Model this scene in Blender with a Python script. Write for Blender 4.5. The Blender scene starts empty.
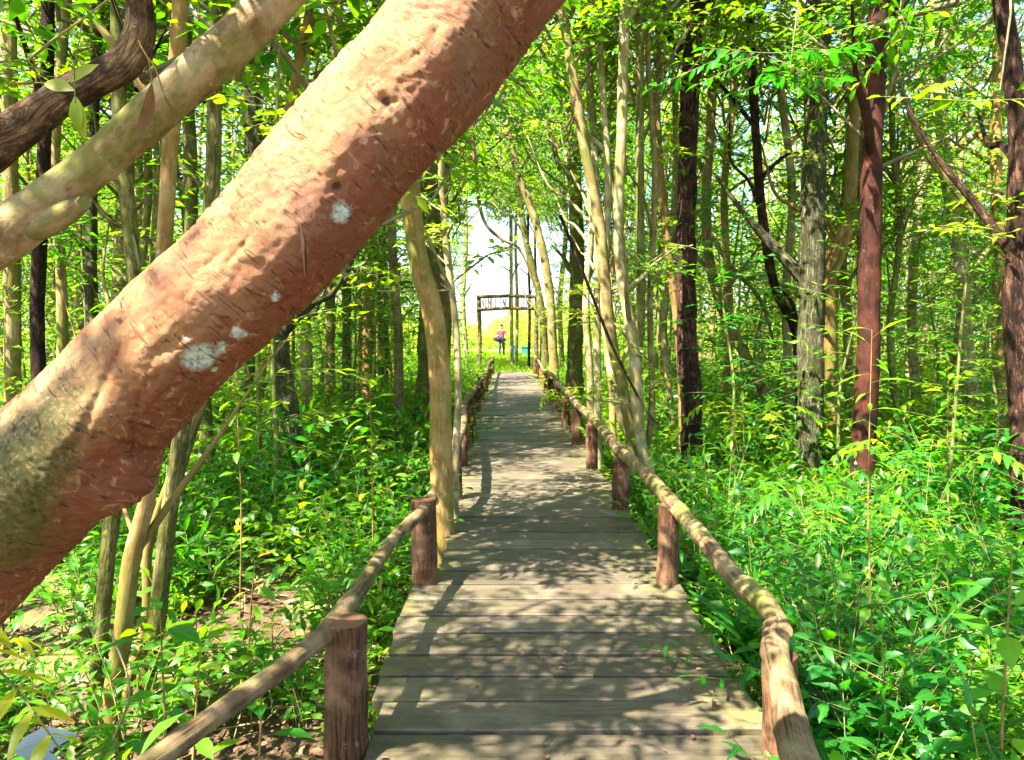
import bpy, bmesh, math, random
import numpy as np
from mathutils import Vector, Matrix, noise as mnoise

# ---------------------------------------------------------------- camera, light, exposure
SC = bpy.context.scene
COL = SC.collection
RX, RY, F = 1024, 760, 740.0
CAM = Vector((0, 0, 1.57))
PITCH = math.radians(-3.71); YAW = math.radians(-0.23)
cam_d = bpy.data.cameras.new('camera'); cam = bpy.data.objects.new('camera', cam_d); COL.objects.link(cam)
cam_d.sensor_width = 36; cam_d.lens = 36 * F / RX; cam_d.clip_start = 0.05; cam_d.clip_end = 3000
cam.location = CAM; cam.rotation_euler = (math.radians(90) + PITCH, 0, YAW)
SC.camera = cam
SUN = Vector((-0.44, -0.38, 0.88)).normalized()
world = bpy.data.worlds.new('World'); SC.world = world; world.use_nodes = True
wn = world.node_tree.nodes; wl = world.node_tree.links
sky = wn.new('ShaderNodeTexSky'); sky.sky_type = 'NISHITA'; sky.sun_disc = False
sky.sun_elevation = math.asin(SUN.z); sky.sun_rotation = math.atan2(SUN.x, SUN.y)
sky.air_density = 1.0; sky.dust_density = 1.5; sky.ozone_density = 1.0
bg = wn['Background']; bg.inputs[1].default_value = 0.08
wl.new(sky.outputs[0], bg.inputs[0])
sun_d = bpy.data.lights.new('sun', 'SUN'); sun_d.energy = 5.0; sun_d.angle = math.radians(0.5)
sun_d.color = (1.0, 0.92, 0.76)
sun = bpy.data.objects.new('sun', sun_d); COL.objects.link(sun)
sun.location = (-20, -12, 32); sun.rotation_euler = SUN.to_track_quat('Z', 'Y').to_euler()
SC.render.engine = 'CYCLES'
SC.view_settings.view_transform = 'Standard'; SC.view_settings.look = 'None'
SC.view_settings.gamma = 1.0; SC.view_settings.exposure = 2.85
try:
    SC.view_settings.use_curve_mapping = False
except Exception:
    pass
cy = SC.cycles
cy.max_bounces = 5; cy.diffuse_bounces = 3; cy.glossy_bounces = 2; cy.transmission_bounces = 6
cy.sample_clamp_indirect = 6.0
cy.use_denoising = True; cy.use_adaptive_sampling = True; cy.adaptive_threshold = .03
try:
    cy.denoising_input_passes = 'RGB_ALBEDO_NORMAL'; cy.denoising_prefilter = 'ACCURATE'
except Exception:
    pass

RS = random.Random(7)
RN = np.random.default_rng(11)
CR = cam.rotation_euler.to_matrix()

def at(px, py, Y):
    """point on the camera ray of a pixel at world distance Y"""
    d = CR @ Vector(((px - RX / 2) / F, (RY / 2 - py) / F, -1.0))
    return CAM + d * (Y / d.y)

def to_px(p):
    v = CR.transposed() @ (Vector(p) - CAM)
    if v.z > -0.05: return None
    return (RX / 2 + F * v.x / -v.z, RY / 2 - F * v.y / -v.z)

def smooth(a, b, x):
    t = min(1, max(0, (x - a) / (b - a))); return t * t * (3 - 2 * t)

def ground_z(x, y):
    n = 0.10 * mnoise.noise(Vector((x * .35, y * .35, 3.1))) + 0.04 * mnoise.noise(Vector((x * 1.3, y * 1.3, 9)))
    low = -0.52 + n
    high = -0.06 + 0.03 * n + 0.30 * smooth(30, 42, y)
    w = smooth(26.5, 29.3, y) * (1 - smooth(7, 13, abs(x - 1)))
    w = max(w, smooth(30, 60, y))
    return low * (1 - w) + high * w

# ---------------------------------------------------------------- naming
def tag(o, label=None, cat=None, group=None, kind=None):
    if label: o['label'] = label
    if cat: o['category'] = cat
    if group: o['group'] = group
    if kind: o['kind'] = kind
    return o

def empty(name, loc, label=None, cat=None, group=None, rz=0):
    o = bpy.data.objects.new(name, None); COL.objects.link(o)
    o.location = loc; o.rotation_euler = (0, 0, rz); o.empty_display_size = .1
    return tag(o, label, cat, group)

def link(name, me, parent=None, mats=()):
    for m in mats:
        if m is not None and m.name not in [x.name for x in me.materials if x]: me.materials.append(m)
    o = bpy.data.objects.new(name, me); COL.objects.link(o)
    if parent is not None: o.parent = parent
    return o

# ---------------------------------------------------------------- mesh buffers
class Buf:
    """collects vertices and faces; becomes ONE mesh"""
    def __init__(s):
        s.v = []; s.f3 = []; s.f4 = []; s.m3 = []; s.m4 = []; s.a = []; s.n = 0; s.sm3 = []; s.sm4 = []
    def add(s, v, f, attr=None, mat=0):
        v = np.asarray(v, dtype=np.float32).reshape(-1, 3); f = np.asarray(f, dtype=np.int64)
        if attr is None: attr = np.zeros_like(v)
        attr = np.asarray(attr, dtype=np.float32).reshape(-1, 3)
        s.v.append(v); s.a.append(attr)
        if f.shape[1] == 3: s.f3.append(f + s.n); s.m3.append(np.full(len(f), mat))
        else: s.f4.append(f + s.n); s.m4.append(np.full(len(f), mat))
        s.n += len(v)
    def mesh(s, name, smooth_=True):
        me = bpy.data.meshes.new(name)
        v = np.concatenate(s.v); a = np.concatenate(s.a)
        f3 = np.concatenate(s.f3) if s.f3 else np.zeros((0, 3), int)
        f4 = np.concatenate(s.f4) if s.f4 else np.zeros((0, 4), int)
        mi = np.concatenate((s.m3 + s.m4)) if (s.m3 or s.m4) else np.zeros(0)
        me.vertices.add(len(v)); me.vertices.foreach_set('co', v.ravel())
        nl = len(f3) * 3 + len(f4) * 4
        me.loops.add(nl)
        me.loops.foreach_set('vertex_index', np.concatenate([f3.ravel(), f4.ravel()]).astype(np.int32))
        nf = len(f3) + len(f4)
        me.polygons.add(nf)
        ls = np.concatenate([np.arange(len(f3)) * 3, len(f3) * 3 + np.arange(len(f4)) * 4]).astype(np.int32)
        me.polygons.foreach_set('loop_start', ls)
        me.polygons.foreach_set('material_index', mi.astype(np.int32))
        me.polygons.foreach_set('use_smooth', np.full(nf, smooth_))
        at_ = me.attributes.new('crd', 'FLOAT_VECTOR', 'POINT'); at_.data.foreach_set('vector', a.ravel())
        me.update(calc_edges=True)
        return me

def fnoise(v):
    return mnoise.noise(v)

def catmull(pts, n):
    P = [np.array(p, float) for p in pts]
    if len(P) == 2:
        return [P[0] + (P[1] - P[0]) * i / n for i in range(n + 1)]
    P = [2 * P[0] - P[1]] + P + [2 * P[-1] - P[-2]]
    segs = len(P) - 3; out = []
    for i in range(n + 1):
        u = i / n * segs; k = min(int(u), segs - 1); t = u - k
        a, b, c, d = P[k:k + 4]
        out.append(.5 * ((2 * b) + (-a + c) * t + (2 * a - 5 * b + 4 * c - d) * t * t + (-a + 3 * b - 3 * c + d) * t ** 3))
    return out

def tube(buf, pts, radii, sides=8, step=.15, rough=.0, nf=3.0, mat=0, cap=True, seed=0., flute=0.):
    """a tapered, uneven limb along a path; crd = coordinates on the bark"""
    L = sum(np.linalg.norm(np.array(pts[i + 1], float) - np.array(pts[i], float)) for i in range(len(pts) - 1))
    n = max(len(pts), int(L / step) + 1, 2)
    C = catmull([tuple(p) for p in pts], n)
    R = np.interp(np.linspace(0, 1, n + 1), np.linspace(0, 1, len(radii)), radii)
    V = []; A = []; l = 0.
    ref = None
    for i, c in enumerate(C):
        t = (C[min(i + 1, n)] - C[max(i - 1, 0)]); t = t / (np.linalg.norm(t) + 1e-9)
        if ref is None:
            ref = np.array([0, -1., 0]) if abs(t[1]) < .8 else np.array([1., 0, 0])
        u = ref - t * np.dot(ref, t); u /= np.linalg.norm(u); w = np.cross(t, u); ref = u
        if i: l += np.linalg.norm(c - C[i - 1])
        r0 = R[i]
        for k in range(sides):
            th = 2 * math.pi * k / sides
            cs, sn = math.cos(th), math.sin(th)
            rr = r0
            if rough:
                rr *= 1 + rough * fnoise(Vector((cs * 1.2 + seed, sn * 1.2, l * nf))) + rough * .5 * fnoise(Vector((cs * 3 + seed, sn * 3, l * nf * 3)))
            if flute: rr *= 1 + flute * math.sin(th * 5 + seed + l * .5) * max(0, 1 - l / 1.2)
            V.append(c + (u * cs + w * sn) * rr); A.append((cs * r0 + seed, sn * r0, l))
    Fc = []
    for i in range(n):
        for k in range(sides):
            k2 = (k + 1) % sides
            Fc.append((i * sides + k, i * sides + k2, (i + 1) * sides + k2, (i + 1) * sides + k))
    buf.add(V, Fc, A, mat)
    if cap:
        for e, i in ((0, 0), (1, n)):
            ring = V[i * sides:(i + 1) * sides]
            cv = C[i]; vv = list(ring) + [cv]; aa = [(0, 0, l)] * (sides + 1)
            ff = [(k, (k + 1) % sides, sides) if e else ((k + 1) % sides, k, sides) for k in range(sides)]
            buf.add(vv, ff, aa, mat)
    return C, R

# ---------------------------------------------------------------- materials
class NT:
    def __init__(s, name):
        s.m = bpy.data.materials.new(name); s.m.use_nodes = True
        s.t = s.m.node_tree; s.t.nodes.clear(); s.out = s.t.nodes.new('ShaderNodeOutputMaterial')
    def put(s, sock, val):
        if isinstance(val, bpy.types.NodeSocket): s.t.links.new(val, sock)
        elif isinstance(val, (tuple, list)):
            v = tuple(val)
            if len(v) == 3 and sock.type == 'RGBA': v = v + (1,)
            sock.default_value = v
        else: sock.default_value = val
    def N(s, typ, ins=None, **props):
        n = s.t.nodes.new(typ)
        for k, v in props.items(): setattr(n, k, v)
        for k, v in (ins or {}).items(): s.put(n.inputs[k], v)
        return n
    def math(s, op, a, b=0., c=None, clamp=False):
        n = s.N('ShaderNodeMath', operation=op, use_clamp=clamp); s.put(n.inputs[0], a); s.put(n.inputs[1], b)
        if c is not None: s.put(n.inputs[2], c)
        return n.outputs[0]
    def mix(s, f, a, b):
        n = s.N('ShaderNodeMix', data_type='RGBA'); s.put(n.inputs[0], f); s.put(n.inputs[6], a); s.put(n.inputs[7], b)
        return n.outputs[2]
    def ramp(s, f, stops):
        n = s.N('ShaderNodeValToRGB'); s.put(n.inputs[0], f)
        e = n.color_ramp.elements
        while len(e) < len(stops): e.new(.5)
        for i, (p, c) in enumerate(stops):
            e[i].position = p; e[i].color = (c, c, c, 1) if isinstance(c, (int, float)) else tuple(c) + (1,)
        return n.outputs[0]
    def noise(s, vec, scale, detail=3, rough=.55, dist=0.):
        n = s.N('ShaderNodeTexNoise', {'Scale': scale, 'Detail': detail, 'Roughness': rough, 'Distortion': dist})
        if vec is not None: s.put(n.inputs['Vector'], vec)
        return n.outputs[0]
    def scale(s, vec, sc, off=(0, 0, 0)):
        n = s.N('ShaderNodeMapping'); s.put(n.inputs[0], vec); n.inputs['Scale'].default_value = sc; n.inputs['Location'].default_value = off
        return n.outputs[0]
    def attr(s, name='crd'):
        return s.N('ShaderNodeAttribute', attribute_name=name)
    def bump(s, h, strength=.5, dist=.01, prev=None):
        n = s.N('ShaderNodeBump', {'Height': h, 'Strength': strength, 'Distance': dist})
        if prev is not None: s.put(n.inputs['Normal'], prev)
        return n.outputs[0]
    def surf(s, sh): s.t.links.new(sh, s.out.inputs[0]); return s.m
    def princ(s, col, rough=.7, normal=None, spec=.3, **k):
        n = s.N('ShaderNodeBsdfPrincipled', {'Base Color': col, 'Roughness': rough})
        n.inputs['Specular IOR Level'].default_value = spec
        if normal is not None: s.put(n.inputs['Normal'], normal)
        for a, b in k.items(): s.put(n.inputs[a.replace('_', ' ')], b)
        return n.outputs[0]

def bark(name, base, dark, light, moss=0., lich=.3, fibre=(45, 45, 7), flake=.0, bumpd=.01, sc=1.):
    t = NT(name); c = t.attr().outputs['Vector']
    oi = t.N('ShaderNodeObjectInfo').outputs['Random']
    f = t.noise(t.scale(c, tuple(x * sc for x in fibre)), 1.0, 5, .62)
    big = t.noise(c, 5.5 * sc, 4, .62)
    col = t.mix(t.ramp(f, [(.36, 0), (.62, 1)]), dark, base)
    col = t.mix(t.ramp(big, [(.45, 0), (.66, 1)]), col, light)
    sp = t.noise(c, 17 * sc, 5, .7)
    col = t.mix(t.math('MULTIPLY', t.ramp(sp, [(.6, 0), (.68, 1)]), lich), col, (.42, .42, .34))
    if moss:
        mo = t.noise(t.scale(c, (1, 1, .5), (4, 1, 7)), 3.0 * sc, 5, .7)
        col = t.mix(t.math('MULTIPLY', t.ramp(mo, [(.5 - .18 * moss, 0), (.68 - .1 * moss, 1)]), .8), col, (.10, .12, .018))
    hs = t.N('ShaderNodeHueSaturation', {'Color': col}); t.put(hs.inputs['Value'], t.math('MULTIPLY_ADD', oi, .35, .82))
    nrm = t.bump(f, .8, bumpd)
    if flake:
        w1 = t.noise(t.scale(c, (26 * sc, 26 * sc, 4.5 * sc)), 1., 6, .7, 1.2)
        rd = t.math('ABSOLUTE', t.math('SUBTRACT', w1, .5)); e = t.ramp(rd, [(0, 0), (.10, 1)])
        nrm = t.bump(e, flake, bumpd * 1.6, nrm)
        hs2 = t.mix(t.ramp(rd, [(.005, .25), (.06, 1)]), tuple(x * .4 for x in dark), hs.outputs[0])
        pl = t.noise(t.scale(c, (12 * sc, 12 * sc, 3 * sc), (3, 3, 3)), 1., 5, .7, .8)
        hs2 = t.mix(t.math('MULTIPLY', t.ramp(pl, [(.62, 0), (.68, 1)]), .6), hs2, tuple(min(.5, x * 2.2) for x in light))
        return t.surf(t.princ(hs2, .85, nrm, .15))
    return t.surf(t.princ(hs.outputs[0], .8, nrm, .2))

def leafmat(name, stops, trans=.5, tc=(2.7, 2.8, .45), rough=.42, spec=.45, vein=False):
    t = NT(name); a = t.attr(); sep = t.N('ShaderNodeSeparateXYZ'); t.put(sep.inputs[0], a.outputs['Vector'])
    oi = t.N('ShaderNodeObjectInfo').outputs['Random']
    tint = t.math('ADD', sep.outputs[2], t.math('MULTIPLY_ADD', oi, .16, -.08), clamp=True)
    col = t.ramp(tint, stops)
    if vein:
        ab = t.math('ABSOLUTE', sep.outputs[0])
        col = t.mix(t.math('MULTIPLY', t.ramp(ab, [(.03, 1), (.14, 0)]), .3), col, (.16, .26, .05))
        w = t.math('SINE', t.math('MULTIPLY', t.math('SUBTRACT', sep.outputs[1], t.math('MULTIPLY', ab, .35)), 55.))
        col = t.mix(t.math('MULTIPLY', t.ramp(w, [(.55, 0), (1, 1)]), .14), col, (.02, .05, .01))
    vm = t.N('ShaderNodeVectorMath', operation='MULTIPLY'); t.put(vm.inputs[0], col); vm.inputs[1].default_value = tc
    p = t.princ(col, rough, None, spec)
    tr = t.N('ShaderNodeBsdfTranslucent', {'Color': vm.outputs[0]}).outputs[0]
    ms = t.N('ShaderNodeMixShader'); ms.inputs[0].default_value = trans
    t.t.links.new(p, ms.inputs[1]); t.t.links.new(tr, ms.inputs[2])
    return t.surf(ms.outputs[0])

G = [(0, (.012, .085, .004)), (.3, (.035, .14, .004)), (.62, (.08, .18, .004)), (.88, (.16, .24, .006)), (1, (.26, .22, .02))]
GY = [(0, (.04, .12, .004)), (.35, (.10, .19, .005)), (.7, (.18, .25, .008)), (.92, (.22, .25, .025)), (1, (.26, .15, .03))]
GB = [(0, (.008, .08, .012)), (.4, (.014, .13, .014)), (.8, (.035, .18, .015)), (1, (.12, .24, .02))]
M_leaf = leafmat('canopy_leaf', G)
M_leaf_y = leafmat('sunlit_tint_leaf', GY)  # sunlit yellow glow of the foliage painted into the leaf colour
M_leaf_b = leafmat('deep_green_leaf', GB, vein=True)
M_leaf_n = leafmat('broad_leaf', [(0, (.012, .095, .008)), (.45, (.04, .17, .008)), (.85, (.13, .26, .012)), (1, (.26, .25, .02))], vein=True)
M_fern = leafmat('yellow_frond_leaf', [(0, (.10, .17, .01)), (.5, (.28, .30, .015)), (1, (.42, .36, .02))], vein=True)
M_dead = leafmat('dry_leaf', [(0, (.10, .045, .02)), (.5, (.17, .09, .045)), (1, (.25, .15, .09))], .12, (1.1, .9, .7), .7, .2, vein=True)
M_litter = leafmat('litter_leaf', [(0, (.07, .035, .02)), (.4, (.16, .085, .05)), (.8, (.27, .15, .10)), (1, (.33, .26, .15))], .1, (1, .9, .7), .8, .15)

B_tan = bark('tan_bark', (.20, .14, .05), (.09, .06, .02), (.30, .23, .11), moss=.3, lich=.5)
B_pale = bark('pale_bark', (.30, .24, .11), (.15, .11, .045), (.44, .38, .24), moss=.3, lich=.6)
B_moss = bark('mossy_bark', (.17, .14, .045), (.06, .045, .012), (.27, .24, .10), moss=.8, lich=.5, flake=.3)
B_dark = bark('dark_flaky_bark', (.075, .035, .024), (.018, .010, .008), (.16, .08, .05), moss=0., lich=.15, flake=.9, bumpd=.02)
B_red = bark('red_brown_bark', (.045, .012, .007), (.012, .004, .003), (.075, .022, .012), moss=0., lich=.08, fibre=(60, 60, 5), bumpd=.012)
B_rough = bark('fissured_bark', (.17, .15, .09), (.045, .035, .02), (.25, .24, .16), moss=.5, lich=.5, flake=.9, fibre=(40, 40, 5), bumpd=.02)
B_orange = bark('orange_bark', (.27, .155, .045), (.13, .075, .02), (.32, .20, .08), moss=.3, lich=.5, bumpd=.006)
B_twig = bark('twig_bark', (.20, .16, .08), (.10, .08, .04), (.3, .27, .16), lich=.2)
B_stem = bark('green_stem', (.12, .15, .035), (.08, .09, .02), (.2, .2, .08), lich=.1)
M_rail = bark('rail_wood', (.16, .10, .048), (.035, .02, .01), (.26, .18, .10), moss=.12, lich=.2, fibre=(95, 95, 5.0), bumpd=.007)
M_post = bark('post_wood', (.125, .055, .025), (.025, .012, .007), (.22, .12, .065), moss=.0, lich=.2, fibre=(120, 120, 7), bumpd=.012)
M_gate = bark('gate_wood', (.12, .075, .04), (.05, .03, .018), (.2, .14, .09), lich=.2, fibre=(50, 50, 6))

# ---------------------------------------------------------------- leaves
def leaf_template(kind):
    """unit leaf along +Y, normal +Z; returns verts, faces, (cross, along)"""
    if kind == 'far':
        v = np.array([(0, 0, 0), (-.2, .42, .05), (0, 1, -.08), (.2, .42, .05)], float)
        return v, np.array([(0, 2, 1), (0, 3, 2)]), np.array([(0, 0), (-1, .4), (0, 1), (1, .4)], float)
    prof = {'oval': (.0, .14, .20, .18, .10, .0), 'lance': (0, .085, .115, .10, .055, 0), 'mid': (.0, .2, .17, .0),
            'blade': (.02, .03, .032, .026, .015, 0), 'pinna': (.04, .13, .14, .12, .07, 0)}[kind]
    k = len(prof) - 1; v = []; uv = []
    for i, w in enumerate(prof):
        y = i / k
        y2 = y if kind != 'oval' else y + .05 * math.sin(y * math.pi)
        droop = -.22 * y * y if kind != 'blade' else -.7 * y * y
        rip = .015 * math.sin(i * 2.4)
        w = max(w, .004)
        v += [(-w, y2, droop + w * .28 + rip), (0, y2, droop), (w, y2, droop + w * .28 - rip)]
        uv += [(-1, y), (0, y), (1, y)]
    f = []
    for i in range(k):
        a = i * 3; f += [(a, a + 1, a + 4, a + 3), (a + 1, a + 2, a + 5, a + 4)]
    return np.array(v, float), np.array(f), np.array(uv, float)
LT = {k: leaf_template(k) for k in ('far', 'oval', 'lance', 'mid', 'blade', 'pinna')}

def add_leaves(buf, pos, dirs, up, size, tint, kind='far', mat=0):
    """all leaves of one array call; pos/dirs/up (n,3), size/tint (n)"""
    pos = np.asarray(pos, float); n = len(pos)
    if n == 0: return
    d = np.asarray(dirs, float); d /= np.linalg.norm(d, axis=1, keepdims=True) + 1e-9
    u = np.asarray(up, float); x = np.cross(d, u); x /= np.linalg.norm(x, axis=1, keepdims=True) + 1e-9
    z = np.cross(x, d)
    tv, tf, tuv = LT[kind]; k = len(tv)
    size = np.asarray(size, float); tint = np.where(RN.random(n) < .018, 1., np.asarray(tint, float))
    V = (tv[None, :, 0, None] * x[:, None, :] + tv[None, :, 1, None] * d[:, None, :] + tv[None, :, 2, None] * z[:, None, :]) * size[:, None, None] + pos[:, None, :]
    A = np.zeros((n, k, 3)); A[:, :, 0] = tuv[None, :, 0]; A[:, :, 1] = tuv[None, :, 1]; A[:, :, 2] = np.asarray(tint)[:, None]
    Fc = (tf[None] + (np.arange(n) * k)[:, None, None]).reshape(-1, tf.shape[1])
    buf.add(V.reshape(-1, 3), Fc, A.reshape(-1, 3), mat)

def rnd_tint(n, mean=.42, sd=.18):
    return np.clip(RN.normal(mean, sd, n), 0, 1)

def twig_leaves(P0, P1, spacing, size, acc, droop=.3, spread=1.0, tint=.42, sd=.18):
    """alternate leaves along one twig"""
    P0 = np.array(P0, float); P1 = np.array(P1, float)
    L = np.linalg.norm(P1 - P0); n = max(2, int(L / spacing)); T = (P1 - P0) / (L + 1e-9)
    s = np.linspace(.15, 1, n); pos = P0 + (P1 - P0) * s[:, None]
    side = np.cross(T, (0, 0, 1)); side /= np.linalg.norm(side) + 1e-9
    sg = np.where(np.arange(n) % 2 == 0, 1, -1)[:, None]
    d = T * .75 + side * sg * spread + np.array((0, 0, -droop)) + RN.normal(0, .28, (n, 3))
    d[-1] = T + RN.normal(0, .15, 3)
    up = np.array((0, 0, 1.)) + RN.normal(0, .38, (n, 3))
    acc.append((pos, d, up, size * RN.uniform(.7, 1.2, n), np.clip(RN.normal(tint, sd, n), 0, 1)))

def flush(buf, acc, kind, mat):
    if not acc: return
    add_leaves(buf, np.concatenate([a[0] for a in acc]), np.concatenate([a[1] for a in acc]), np.concatenate([a[2] for a in acc]),
               np.concatenate([a[3] for a in acc]), np.concatenate([a[4] for a in acc]), kind, mat)

def ltube(buf, pts, r0, r1, sides=4, mat=0):
    """a light, straight-edged tube for twigs"""
    n = len(pts); V = []; A = []; l = 0
    for i, c in enumerate(pts):
        c = np.array(c, float)
        t = np.array(pts[min(i + 1, n - 1)], float) - np.array(pts[max(i - 1, 0)], float); t /= np.linalg.norm(t) + 1e-9
        a = np.array((0, 0, 1.)) if abs(t[2]) < .8 else np.array((1., 0, 0)); u = np.cross(t, a); u /= np.linalg.norm(u); w = np.cross(t, u)
        r = r0 + (r1 - r0) * i / (n - 1)
        if i: l += np.linalg.norm(c - np.array(pts[i - 1], float))
        for k in range(sides):
            th = 2 * math.pi * k / sides; V.append(c + (u * math.cos(th) + w * math.sin(th)) * r); A.append((math.cos(th) * r, math.sin(th) * r, l))
    Fc = [(i * sides + k, i * sides + (k + 1) % sides, (i + 1) * sides + (k + 1) % sides, (i + 1) * sides + k) for i in range(n - 1) for k in range(sides)]
    buf.add(V, Fc, A, mat)

def crown_mesh(name, rad, h, limbs, twigs, size, leafm, tint=.42, kind='far', spacing=.055):
    """crown from z=0 up: limbs rising from an axis, twigs along them, leaves along the twigs"""
    b = Buf(); acc = []
    for i in range(limbs):
        z0 = h * .55 * (i / limbs) + RN.uniform(-.1, .1); az = i * 2.4 + RN.uniform(-.5, .5)
        reach = rad * RN.uniform(.55, 1.0) * (1 - .35 * i / limbs); rise = h * RN.uniform(.18, .45)
        p0 = np.array((0, 0, z0)); p2 = np.array((math.cos(az) * reach, math.sin(az) * reach, z0 + rise))
        p1 = (p0 + p2) / 2 + RN.normal(0, .12, 3) + np.array((0, 0, -.08 * reach))
        ltube(b, [p0, p1, p2], .022 * rad / 1.6, .006, 5, 0)
        for j in range(twigs):
            s = RN.uniform(.25, 1.05); q = (p0 * (1 - s) ** 2 + 2 * p1 * s * (1 - s) + p2 * s * s) if s <= 1 else p2
            a2 = RN.uniform(0, 2 * math.pi); L = RN.uniform(.3, .8) * (rad / 1.8)
            e = q + np.array((math.cos(a2) * L, math.sin(a2) * L, RN.uniform(-.35, .4) * L))
            ltube(b, [q, (q + e) / 2 + RN.normal(0, .03, 3), e], .005, .002, 3, 0)
            twig_leaves(q, e, spacing, size, acc, tint=tint + RN.normal(0, .10), sd=.12)
            if RN.random() < .7:
                m = (q + e) / 2; a3 = a2 + RN.choice((-1, 1)) * RN.uniform(.5, 1.1); e2 = m + np.array((math.cos(a3), math.sin(a3), RN.uniform(-.4, .3))) * L * .6
                ltube(b, [m, e2], .004, .002, 3, 0); twig_leaves(m, e2, spacing, size, acc, tint=tint + RN.normal(0, .10), sd=.12)
    flush(b, acc, kind, 1)
    me = b.mesh(name); me.materials.append(B_twig); me.materials.append(leafm)
    return me

def sapling_mesh(name, h, size, kind, leafm, nb=14, tint=.4, spread=.6, low=.2):
    b = Buf(); st = Buf(); acc = []
    lean = RN.normal(0, .08, 2)
    pts = [np.array((lean[0] * z * z / h + .03 * math.sin(z * 3), lean[1] * z * z / h, z)) for z in np.linspace(0, h, 6)]
    tube(st, pts, [.010 + .005 * h, .004], 5, .3)
    for i in range(nb):
        s = low + (1 - low) * (i + .5) / nb; z = s * h
        q = np.array((np.interp(z, np.linspace(0, h, 6), [p[0] for p in pts]), np.interp(z, np.linspace(0, h, 6), [p[1] for p in pts]), z))
        az = i * 2.39 + RN.uniform(-.4, .4); L = spread * (1.1 - .6 * s) * RN.uniform(.6, 1.1)
        e = q + np.array((math.cos(az) * L, math.sin(az) * L, L * RN.uniform(-.1, .5)))
        ltube(b, [q, (q + e) / 2 + np.array((0, 0, .04 * L)), e], .005, .002, 3, 0)
        twig_leaves(q, e, size * .55, size, acc, tint=tint + RN.normal(0, .06), sd=.12)
    twig_leaves(pts[-2], pts[-1], size * .4, size, acc, tint=tint + .15, sd=.1)
    flush(b, acc, kind, 1)
    me = b.mesh(name); me.materials.append(B_stem); me.materials.append(leafm)
    ms = st.mesh(name + '_stem'); ms.materials.append(B_stem)
    return ms, me

def shrub_template(h, stems, size, kind, tint=.45, spread=.5, blade=False):
    """arrays for one low plant: twig pieces and leaves (kept separate so they can be placed many times)"""
    tb = Buf(); acc = []
    for i in range(stems):
        az = RN.uniform(0, 6.28); out = spread * RN.uniform(.1, 1); hh = h * RN.uniform(.55, 1)
        p0 = np.array((RN.normal(0, .04), RN.normal(0, .04), 0)); p2 = p0 + np.array((math.cos(az) * out, math.sin(az) * out, hh))
        p1 = (p0 + p2) / 2 + np.array((0, 0, hh * .15))
        if blade:
            n = 7; acc.append((np.repeat(p0[None], n, 0) + RN.normal(0, .02, (n, 3)), np.stack([RN.normal(0, .45, n), RN.normal(0, .45, n), np.ones(n)], 1),
                               RN.normal(0, 1, (n, 3)) * (1, 1, .1), h * RN.uniform(.7, 1.3, n), np.clip(RN.normal(tint, .15, n), 0, 1)))
            continue
        ltube(tb, [p0, p1, p2], .005, .002, 3, 0)
        twig_leaves(p1 * .5 + p0 * .5, p1, size * .6, size, acc, tint=tint, sd=.14); twig_leaves(p1, p2, size * .5, size * .95, acc, tint=tint + .06, sd=.14)
        for j in range(2):
            a2 = az + RN.uniform(-1.6, 1.6); q = p0 + (p2 - p0) * RN.uniform(.4, .9); e = q + np.array((math.cos(a2), math.sin(a2), .35)) * h * .35
            ltube(tb, [q, e], .003, .0015, 3, 0); twig_leaves(q, e, size * .5, size * .9, acc, tint=tint + .05, sd=.14)
    L = [np.concatenate([a[k] for a in acc]) for k in range(5)]
    return tb, L, kind

def template_to_mesh(name, T, leafm):
    tb, L, kind = T; b = Buf()
    if tb.v:
        b.v = list(tb.v); b.a = list(tb.a); b.f4 = list(tb.f4); b.m4 = list(tb.m4); b.f3 = list(tb.f3); b.m3 = list(tb.m3); b.n = tb.n
    add_leaves(b, *L, kind, 1)
    me = b.mesh(name); me.materials.append(B_stem); me.materials.append(leafm); return me

# ================================================================= SETTING
def axis(segs):
    out = [segs[0][0]]
    for a, b_, st in segs:
        n = max(1, int(round((b_ - a) / st))); out += list(np.linspace(a, b_, n + 1)[1:])
    return np.array(out)
xs = axis([(-900, -100, 80), (-100, -30, 10), (-30, -12, 1.2), (-12, 12, .2), (12, 30, 1.2), (30, 100, 10), (100, 900, 80)])
ys = axis([(-900, -60, 84), (-60, -4, 4), (-4, 20, .2), (20, 50, .5), (50, 100, 5), (100, 900, 80)])
gv = []
for yy in ys:
    for xx in xs:
        z = ground_z(xx, yy)
        if abs(xx) < 12 and -4 < yy < 20: z += .03 * mnoise.noise(Vector((xx * 4, yy * 4, 1)))
        gv.append((xx, yy, z))
nx = len(xs)
gf = [(j * nx + i, j * nx + i + 1, (j + 1) * nx + i + 1, (j + 1) * nx + i) for j in range(len(ys) - 1) for i in range(nx - 1)]
gb = Buf(); gb.add(gv, gf, gv)
t = NT('forest_floor'); pos = t.N('ShaderNodeNewGeometry').outputs['Position']
n1 = t.noise(pos, 1.1, 4, .6); n2 = t.noise(pos, 14, 5, .7); n3 = t.noise(pos, 60, 3, .6)
soil = t.mix(t.ramp(n2, [(.35, 0), (.65, 1)]), (.04, .024, .014), (.11, .068, .042))
soil = t.mix(t.ramp(n3, [(.5, 0), (.7, 1)]), soil, (.17, .115, .075))
grass = t.mix(t.ramp(n2, [(.3, 0), (.7, 1)]), (.12, .20, .03), (.26, .30, .08))
sx = t.N('ShaderNodeSeparateXYZ'); t.put(sx.inputs[0], pos)
gm = t.math('MULTIPLY', t.ramp(t.math('MULTIPLY_ADD', sx.outputs[1], .1, t.math('MULTIPLY_ADD', n1, .4, -2.85)), [(0, 0), (.25, 1)]), .95)
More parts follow.
